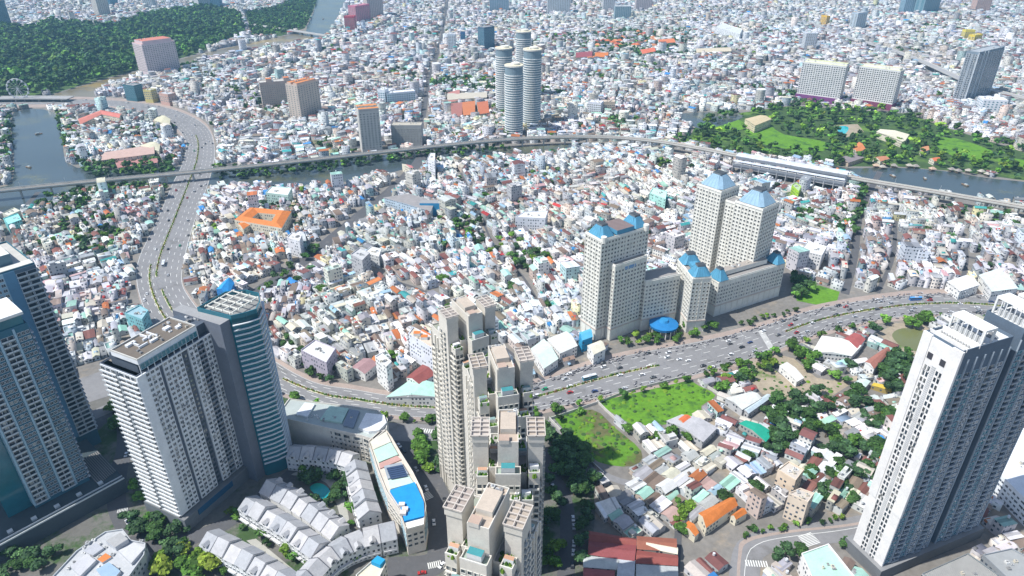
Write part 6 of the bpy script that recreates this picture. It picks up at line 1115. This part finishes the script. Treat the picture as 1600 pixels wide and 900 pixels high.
for px, sp, hr, tone in (([(1118, 600), (1165, 578), (1195, 560), (1220, 570), (1212, 585), (1165, 600), (1125, 618)], 7, (6, 10), 1), ([(1085, 582), (1120, 575), (1190, 560), (1210, 548), (1200, 560), (1120, 590)], 7, (4, 7), 1), ([(1225, 545), (1245, 540), (1270, 560), (1285, 585), (1262, 580), (1240, 562)], 7, (7, 11), 1),
                         ([(1190, 640), (1215, 636), (1260, 610), (1290, 625), (1330, 605), (1350, 640), (1400, 650), (1400, 690), (1340, 665), (1300, 640), (1250, 690), (1220, 725), (1190, 700), (1205, 665)], 8.5, (7, 13), 0), ([(1388, 556), (1410, 548), (1430, 560), (1430, 600), (1400, 620), (1370, 590)], 8, (8, 13), 0), ([(1300, 585), (1320, 580), (1330, 600), (1305, 605)], 8, (6, 9), 0),
                         ([(1280, 700), (1300, 690), (1330, 740), (1350, 730), (1360, 760), (1330, 790), (1300, 780), (1265, 790), (1255, 760)], 9, (6, 10), 0), ([(1330, 735), (1370, 690), (1372, 720), (1345, 770)], 8, (8, 12), 0), ([(850, 672), (880, 680), (925, 730), (925, 760), (905, 780), (880, 745), (850, 700)], 8, (8, 13), 3), ([(896, 790), (920, 780), (918, 900), (895, 900)], 8, (7, 11), 3), ([(845, 740), (866, 745), (875, 800), (868, 850), (848, 850)], 9, (6, 9), 3),
                         ([(860, 640), (920, 632), (940, 640), (905, 655), (880, 672), (866, 662)], 9, (4, 7), 1), ([(940, 650), (975, 668), (1005, 700), (1030, 690), (1010, 668), (960, 648)], 8, (5, 8), 1), ([(648, 686), (660, 684), (674, 735), (664, 744), (652, 716)], 5.5, (6, 9), 1), ([(676, 700), (700, 712), (708, 742), (688, 744)], 9, (7, 9), 3), ([(675, 664), (690, 664), (690, 694), (672, 694)], 8, (10, 12), 0),
                         ([(165, 628), (180, 624), (196, 660), (188, 672), (170, 650)], 6, (7, 10), 1), ([(200, 755), (225, 765), (232, 790), (215, 800), (200, 785)], 7, (6, 9), 1), ([(235, 865), (262, 850), (305, 850), (330, 870), (345, 905), (235, 915)], 8, (7, 11), 2), ([(545, 770), (556, 785), (566, 830), (548, 830)], 6, (4, 7), 1), ([(398, 835), (430, 820), (462, 850), (490, 870), (470, 880), (440, 868)], 7, (4, 8), 1), ([(535, 860), (560, 848), (575, 865), (548, 885)], 7, (6, 8), 1),
                         ([(470, 740), (540, 745), (548, 770), (530, 785), (505, 795), (455, 760)], 8, (5, 8), 3), ([(180, 820), (240, 800), (300, 835), (255, 850), (200, 815)], 9, (5, 9), 3), ([(20, 885), (80, 850), (130, 850), (80, 895)], 9, (5, 9), 3), ([(190, 800), (290, 835), (330, 825), (300, 880), (230, 850)], 7, (5, 9), 3), ([(0, 860), (60, 850), (90, 860), (60, 890), (0, 905)], 8, (5, 8), 3), ([(455, 735), (545, 735), (552, 765), (530, 800), (500, 800), (460, 760)], 7, (5, 8), 3), ([(340, 800), (372, 790), (440, 840), (500, 880), (470, 900), (400, 850)], 7, (4, 7), 1), ([(540, 800), (552, 830), (570, 835), (572, 815), (556, 780)], 6, (4, 6), 1), ([(860, 700), (890, 700), (925, 745), (940, 760), (900, 790), (870, 740)], 7, (7, 11), 0), ([(850, 850), (875, 850), (872, 900), (850, 900)], 8, (6, 9), 1), ([(330, 905), (380, 880), (440, 905)], 8, (5, 8), 2), ([(675, 125), (770, 125), (790, 150), (700, 140), (676, 138)], 10, (10, 14), 3), ([(770, 150), (785, 150), (800, 215), (770, 215)], 10, (8, 11), 1),
                         ([(90, 180), (110, 176), (130, 240), (160, 262), (270, 250), (270, 275), (140, 280), (100, 230)], 10, (8, 12), 0), ([(60, 318), (130, 296), (260, 290), (262, 300), (170, 300), (62, 340)], 9, (7, 11), 0), ([(334, 262), (420, 262), (520, 252), (640, 240), (780, 230), (800, 236), (640, 250), (520, 268), (420, 280), (334, 280)], 10, (6, 10), 3), ([(940, 52), (1080, 48), (1080, 90), (1000, 92), (850, 70), (850, 60)], 15, (9, 14), 3),
                         ([(940, 188), (990, 180), (1010, 200), (960, 210)], 10, (8, 12), 3), ([(1240, 330), (1270, 335), (1330, 355), (1325, 375), (1290, 362), (1245, 345)], 9, (8, 11), 0), ([(1325, 300), (1350, 292), (1352, 305), (1335, 370), (1322, 360)], 8, (8, 11), 0), ([(1240, 430), (1262, 425), (1268, 455), (1250, 470), (1238, 465)], 8, (8, 12), 0), ([(420, 525), (450, 515), (462, 540), (520, 575), (535, 598), (500, 596), (440, 560)], 9, (5, 8), 0),
                         ([(0, 520), (960, 540), (990, 545), (1060, 530), (1130, 520), (1120, 512), (1010, 516)], 999, (5, 8), 0), ([(950, 538), (1000, 545), (1075, 530), (1120, 520), (1105, 505), (1000, 528)], 8, (5, 9), 1), ([(1150, 515), (1245, 490), (1240, 484), (1150, 508)], 7, (4, 6), 1), ([(1420, 500), (1446, 498), (1448, 512), (1425, 514)], 8, (8, 11), 1), ([(1050, 780), (1060, 776), (1070, 830), (1052, 840)], 7, (6, 9), 1), ([(1075, 700), (1040, 690), (1050, 670), (1080, 690)], 7, (8, 10), 1),
                         ([(375, 318), (430, 312), (470, 322), (480, 345), (456, 350), (450, 330), (385, 325), (372, 345)], 9, (6, 9), 0), ([(1205, 855), (1235, 848), (1250, 858), (1230, 885), (1210, 885)], 8, (7, 9), 0), ([(1290, 845), (1320, 838), (1325, 862), (1310, 868)], 7, (6, 8), 0), ([(1560, 720), (1572, 740), (1600, 790), (1600, 800), (1555, 745)], 6, (3, 5), 1), ([(0, 178), (18, 178), (16, 240), (0, 285)], 9, (8, 12), 3), ([(180, 200), (270, 195), (272, 215), (180, 222)], 10, (7, 10), 0)):
    if sp < 900: fill(GP(px), sp, hr, tone)
for p, sp, hr, tone in TREEP: fill(p, sp, hr, tone)
for xx, yy in TREESPOT: TREE.append((xx, yy, rng.uniform(6, 11), random.choice((0, 0, 1, 3))))
# street trees along the avenue's lower kerb
cx_, cy_, _ = resample(spline(GP(off(AL, 8)), 6), 17)
for xx, yy in zip(cx_, cy_): TREE.append((xx+random.uniform(-1, 1), yy+random.uniform(-1, 1), random.uniform(5, 8), 1))
T = np.array(TREE); T = T[~mask(T[:, 0], T[:, 1], NOTREE)]
hs = np.stack([x, y], 1)
d2 = np.sqrt(T[:, 0]**2+T[:, 1]**2+H*H); qx, qy = PX(T[:, 0], T[:, 1], 5); vs = (qx > 3) & (qx < 1597) & (qy > 3) & (qy < 897); order = np.argsort(-(T[:, 2]/d2)*vs); T = T[order]
TW = [['dark green', 'deep green', 'dark leafy'], ['mid green', 'green bushy', 'bright green'], ['yellow green', 'bright leafy', 'light green'], ['shaded bluish green', 'dark bluish', 'dull green']]
for i in range(min(300, len(T))):
    xx, yy, hh, tn = T[i]; tn = int(tn); r = empty('tree', None, 'tree', (xx, yy, 0), random.uniform(0, 6.28), 'trees in the nearer quarters')
    mi = {0: [0, 2, 3], 1: [1, 5, 4], 2: [4, 7, 5], 3: [3, 6, 0]}[tn]; wi = random.randrange(3); later(r, '%s tree' % TW[tn][wi], xx, yy)
    cw = hh*random.uniform(.5, .68); o = bpy.data.objects.new('crown', CM[mi[wi]]); link(o, r); o.location = (0, 0, hh*.62); o.scale = (cw, cw*random.uniform(.85, 1.15), hh*.46)
    o = bpy.data.objects.new('trunk', tm[i % 3]); link(o, r); o.scale = (hh, hh, hh)
T2 = T[300:]; print('far trees', len(T2)); near2 = (d2[order][300:] < 760); A = Acc()
for nf, msk in ((1, near2), (0, ~near2)):
    idx = msk.nonzero()[0]; grp = rng.integers(0, 8, len(idx))
    for k in range(8):
        V, F, Cc = crown_arrays(50+k, 5 if nf else 3, 16 if nf else 9, .17 if nf else .24, fine=False); t = T2[idx[grp == k]]
        if len(t) == 0: continue
        an_ = rng.uniform(0, 6.28, len(t)); hh = t[:, 2]; cw = hh*rng.uniform(.5, .7, len(t)); c, s = np.cos(an_)[:, None], np.sin(an_)[:, None]
        lx, ly = V[None, :, 0]*cw[:, None], V[None, :, 1]*cw[:, None]; P_ = np.stack([lx*c-ly*s+t[:, 0:1], lx*s+ly*c+t[:, 1:2], V[None, :, 2]*hh[:, None]*.48+hh[:, None]*.6], 2)
        tone = np.array([TONES[{0: [0, 0, 1, 3], 1: [1, 2, 1, 0], 2: [4, 2, 1, 1], 3: [0, 3, 3, 1]}[int(q)][rng.integers(4)]] for q in t[:, 3]])*rng.choice([.7, .9, 1.1, 1.5, 2.0], (len(t), 1))*rng.uniform(.9, 1.12, (len(t), 3))
        A.add(P_, F, [tone*cc for cc in Cc], [0]*len(F))
A.build('far_trees', [LEAF], kind='stuff', label='mass of trees in the forest, the river island and between far houses', cat='trees')
# rough undergrowth in the meadows
b = MB()
for pl, nn in ((FIELD1, 120), (FIELD2, 110), (LOT, 60)):
    P_ = np.array(pl); k = 0
    while k < nn:
        xx = random.uniform(P_[:, 0].min(), P_[:, 0].max()); yy = random.uniform(P_[:, 1].min(), P_[:, 1].max())
        if inside(pl, np.array([xx]), np.array([yy]))[0]: r_ = random.uniform(.5, 2); b.cyl(xx, yy, r_, .05, random.uniform(.3, 1.1), n=6, r1=r_*.5, col=random.choice([(.06, .14, .02), (.09, .2, .02), (.14, .24, .02), (.05, .1, .03)])); k += 1
b.build('undergrowth', [LEAF], kind='stuff')
# low walls round the meadows
for px, lab in (([(858, 655), (900, 700), (943, 742)], 'pale low wall along the lane left of the lower meadow'), ([(932, 628), (960, 655), (1003, 690), (1020, 700)], 'broken white wall between the two meadows'), ([(1090, 596), (1130, 622), (1160, 640)], 'grey wall right of the bright meadow'), ([(860, 656), (930, 632), (985, 612), (1080, 588)], 'long wall between avenue and meadows')):
    c = spline(GP(px), 6); q = MB()
    for i in range(len(c)-1):
        dv = c[i+1]-c[i]; nn = np.array((-dv[1], dv[0]))/max(.1, np.linalg.norm(dv))*.2; q.prism([tuple(c[i]-nn), tuple(c[i+1]-nn), tuple(c[i+1]+nn), tuple(c[i]+nn)], 0, 2.2, (.56, .54, .50))
    q.build('boundary_wall', [PLASTER], label=lab, cat='wall')
# ---------------------------------------------------------------- vehicles
def car_mesh(col, L=4.5, w=1.85, h=1.45, cab=(.28, .80)):
    d = {}; b = MB(); b.frustum([(-L/2, -w/2), (L/2, -w/2), (L/2, w/2), (-L/2, w/2)], .3, [(-L/2+.05, -w/2+.03), (L/2-.1, -w/2+.03), (L/2-.1, w/2-.03), (-L/2+.05, w/2-.03)], .85, col)
    a_, c_ = -L/2+L*(1-cab[1]), L/2-L*cab[0]; b.frustum([(a_+.35, -w/2+.22), (c_-.55, -w/2+.22), (c_-.55, w/2-.22), (a_+.35, w/2-.22)], h-.04, [(a_+.4, -w/2+.25), (c_-.6, -w/2+.25), (c_-.6, w/2-.25), (a_+.4, w/2-.25)], h, col); d['body'] = b.mesh('body', [CARP])
    b = MB(); b.frustum([(a_, -w/2+.08), (c_, -w/2+.08), (c_, w/2-.08), (a_, w/2-.08)], .85, [(a_+.35, -w/2+.22), (c_-.55, -w/2+.22), (c_-.55, w/2-.22), (a_+.35, w/2-.22)], h-.04, (.03, .03, .04)); d['glasshouse'] = b.mesh('glasshouse', [GLASS]); return d
wb = MB(); wb.bar((0, -.11, .32), (0, .11, .32), .33, n=10); WH = wb.mesh('wheel', [RUBBER])
CARS = [('white', (.78, .78, .78)), ('black', (.02, .02, .025)), ('silver', (.45, .46, .48)), ('dark grey', (.10, .10, .11)), ('red', (.42, .03, .03)), ('green', (.02, .30, .14)), ('dark blue', (.03, .06, .18))]
CMESH = [car_mesh(c[1]) for c in CARS]; SUV = [car_mesh(c[1], 4.8, 1.95, 1.8, (.24, .94)) for c in CARS]
def vehicle(D, lab, cat, x_, y_, an_, z, wheels=((-1.4, -.85), (1.4, -.85), (-1.4, .85), (1.4, .85)), name='car', g='cars on the roads'):
    r = empty(name, None, cat, (x_, y_, z), an_, g); later(r, lab, x_, y_)
    for nm, me in D.items(): o = bpy.data.objects.new(nm, me); link(o, r)
    for wx, wy in wheels: o = bpy.data.objects.new('wheel', WH); link(o, r); o.location = (wx, wy, 0)
def busmesh(col, L=11, roof=(.7, .72, .74)):
    b = MB(); b.box(-L/2, L/2, -1.25, 1.25, .4, 1.4, col); b.box(-L/2, L/2, -1.2, 1.2, 2.5, 3.0, col, tcol=roof); b.box(-2, 1, -.7, .7, 3.0, 3.25, (.6, .6, .6)); q = MB(); q.box(-L/2+.05, L/2-.05, -1.2, 1.2, 1.4, 2.5, (.03, .04, .05)); return {'body': b.mesh('body', [CARP]), 'glass_band': q.mesh('glass_band', [GLASS])}
BW = ((-3.6, -1.1), (3.6, -1.1), (-3.6, 1.1), (3.6, 1.1))
def traffic(ab, fr, t0, t1, sp, flip, z, where, skip=()):
    c = along(ab[0], ab[1], fr); xs, ys, an_ = resample(c, 1.0); N = len(xs); i = int(N*t0)
    while i < N*t1:
        i += int(random.uniform(.45, 1.8)*sp)
        if i >= N*t1: break
        k = random.choices(range(len(CARS)), (9, 7, 4, 3, 1, 1.5, 1))[0]; suv = random.random() < .45; j = random.uniform(-.5, .5)
        vehicle((SUV if suv else CMESH)[k], '%s %s %s' % (CARS[k][0], 'tall car' if suv else 'saloon car', where), 'car', xs[i]-math.sin(an_[i])*j, ys[i]+math.cos(an_[i])*j, an_[i]+(math.pi if flip else 0), z)
for fr in (.08, .20, .335, .46): traffic(AVE, fr, .28, .98, 40, True, .17, 'on the upper avenue lanes')
for fr in (.54, .68, .81, .93): traffic(AVE, fr, .30, .98, 46, False, .17, 'on the lower avenue lanes')
for fr in (.06, .18, .31): traffic(HWY, fr, .05, .98, 120, False, .19, 'on the highway')
for fr in (.57, .69, .82, .94): traffic(HWY, fr, .05, .98, 130, True, .19, 'on the highway')
def put(D, lab, cat, px, fr, tab, z, flip, name, wh=BW):
    c = along(tab[0], tab[1], fr); g = np.array(G(*px)); i = int(np.argmin(((c-g)**2).sum(1))); i = min(i, len(c)-2); an_ = math.atan2(*(c[i+1]-c[i])[::-1]); r = empty(name, lab, cat, (g[0], g[1], z), an_+(math.pi if flip else 0), 'buses on the roads')
    for nm, me in D.items(): link(bpy.data.objects.new(nm, me), r)
    for wx, wy in wh: o = bpy.data.objects.new('wheel', WH); link(o, r); o.location = (wx, wy, 0); o.scale = (1.4, 1, 1.4)
put(busmesh((.03, .33, .48)), 'blue city bus with pale roof on the avenue above the meadows', 'bus', (921, 592), .46, AVE, .17, True, 'bus')
put(busmesh((.03, .20, .55), roof=(.1, .35, .7)), 'bright blue city bus at the right end of the avenue', 'bus', (1430, 469), .2, AVE, .17, True, 'bus')
put(busmesh((.74, .74, .74)), 'white box truck on the highway left of the courtyard school', 'truck', (256, 414), .7, HWY, .19, False, 'truck')
x8, y8, a8 = resample(GARD, 1); 
for t in (20, 34, 41, 60, 66, 78, 84, 92, 104): k = random.choice((0, 0, 1, 2)); vehicle(CMESH[k], CARS[k][0]+' car parked on the shaded garden street', 'car', x8[t]+math.sin(a8[t])*3.2*random.choice((-1, 1)), y8[t]-math.cos(a8[t])*3.2, a8[t], .14)
x8, y8, a8 = resample(MALLST, 1)
for t in (18, 24, 31, 44, 62, 75, 90, 96, 118, 126): k = random.choice((0, 0, 1, 2, 4)); s = random.choice((-1, 1)); vehicle(CMESH[k], CARS[k][0]+' car on the street behind the mall', 'car', x8[t]+math.sin(a8[t])*4*s, y8[t]-math.cos(a8[t])*4*s, a8[t], .13)
x8, y8, a8 = resample(EST, 1)
for t in (52, 88, 120, 150): k = random.choice((0, 1, 2)); vehicle(CMESH[k], CARS[k][0]+' car on the driveway by the teal towers', 'car', x8[t]+2, y8[t], a8[t], .13)
# small motorbikes by the kerbs: body, wheels, seated rider are below two pixels, so plain little shapes
mbm = MB(); mbm.box(-.9, .9, -.15, .15, .3, .8, (.08, .08, .09)); mbm.bar((.8, -.3, 1.05), (.8, .3, 1.05), .05, n=4, col=(.3, .3, .3)); mbm.bar((-.6, -.06, .3), (-.6, .06, .3), .3, n=8, col=(.02, .02, .02)); mbm.bar((.7, -.06, .3), (.7, .06, .3), .3, n=8, col=(.02, .02, .02)); mbm.frustum([(-.3, -.22), (.15, -.22), (.15, .22), (-.3, .22)], .8, [(-.2, -.15), (.1, -.15), (.1, .15), (-.2, .15)], 1.45, (.2, .19, .2))
mbk = [mbm.mesh('motorbike', [PLASTER])]
A = Acc(); V, F, Cc, Mm = mesh_arrays(mbk[0]); L_ = []
for fr, t0, t1, nn in ((.03, .3, .98, 330), (.96, .3, .98, 240), (.12, .3, .98, 120), (.88, .3, .98, 120)):
    xs, ys, an_ = resample(along(AVE[0], AVE[1], fr), 1)
    for q in range(nn): i = random.randrange(int(len(xs)*t0), int(len(xs)*t1)); j = random.uniform(-4, 3); L_.append((xs[i]-math.sin(an_[i])*j, ys[i]+math.cos(an_[i])*j, an_[i]+random.uniform(-.3, .3)))
L_ = np.array(L_); c, s = np.cos(L_[:, 2:3]), np.sin(L_[:, 2:3]); n_ = len(L_)
A.add(np.stack([V[None, :, 0]*c-V[None, :, 1]*s+L_[:, 0:1], V[None, :, 0]*s+V[None, :, 1]*c+L_[:, 1:2], np.repeat(V[None, :, 2], n_, 0)+.17], 2), F, [np.repeat(np.array([cc]), n_, 0)*rng.uniform(.5, 3, (n_, 1)) for cc in Cc], Mm); A.build('motorbikes', [PLASTER], kind='stuff', label='swarm of parked and moving motorbikes along the avenue kerbs', cat='motorbikes')
# street lamps along the median
lb = MB(); lb.bar((0, 0, 0), (0, 0, 10), .16, n=6, r1=.1, col=(.6, .6, .6)); lpole = lb.mesh('pole', [METAL]); lb = MB(); lb.bar((0, 0, 10), (0, 2.4, 10.6), .08, n=5, col=(.6, .6, .6)); lb.box(-.2, .2, 2.2, 3.2, 10.5, 10.7, (.7, .7, .7)); larm = lb.mesh('arm', [METAL])
for ab, t0 in ((AVE, .3), (HWY, .1)):
    xs, ys, an_ = resample(along(ab[0], ab[1], .5 if ab is AVE else .45), 38)
    for i in range(int(len(xs)*t0), len(xs)-1):
        r = empty('street_lamp', None, 'street lamp', (xs[i], ys[i], .2), an_[i], 'street lamps along the medians'); later(r, 'grey double street lamp on the road median', xs[i], ys[i]); link(bpy.data.objects.new('pole', lpole), r)
        for s in (0, math.pi): o = bpy.data.objects.new('arm', larm); link(o, r); o.rotation_euler = (0, 0, s)
flush()
# ---------------------------------------------------------------- haze
hz = MB(); hz.box(-2700, 2700, -120, 3900, -1, 306); m = bpy.data.materials.new('haze_air'); m.use_nodes = True; N = m.node_tree.nodes; K = m.node_tree.links
for q in list(N):
    if q.type == 'BSDF_PRINCIPLED': N.remove(q)
pv = N.new('ShaderNodeVolumePrincipled'); pv.inputs['Color'].default_value = (.34, .66, .95, 1); pv.inputs['Density'].default_value = 0.000095; pv.inputs['Anisotropy'].default_value = 0.1
K.new(pv.outputs[0], [q for q in N if q.type == 'OUTPUT_MATERIAL'][0].inputs['Volume']); hz.build('haze', [m], kind='stuff')
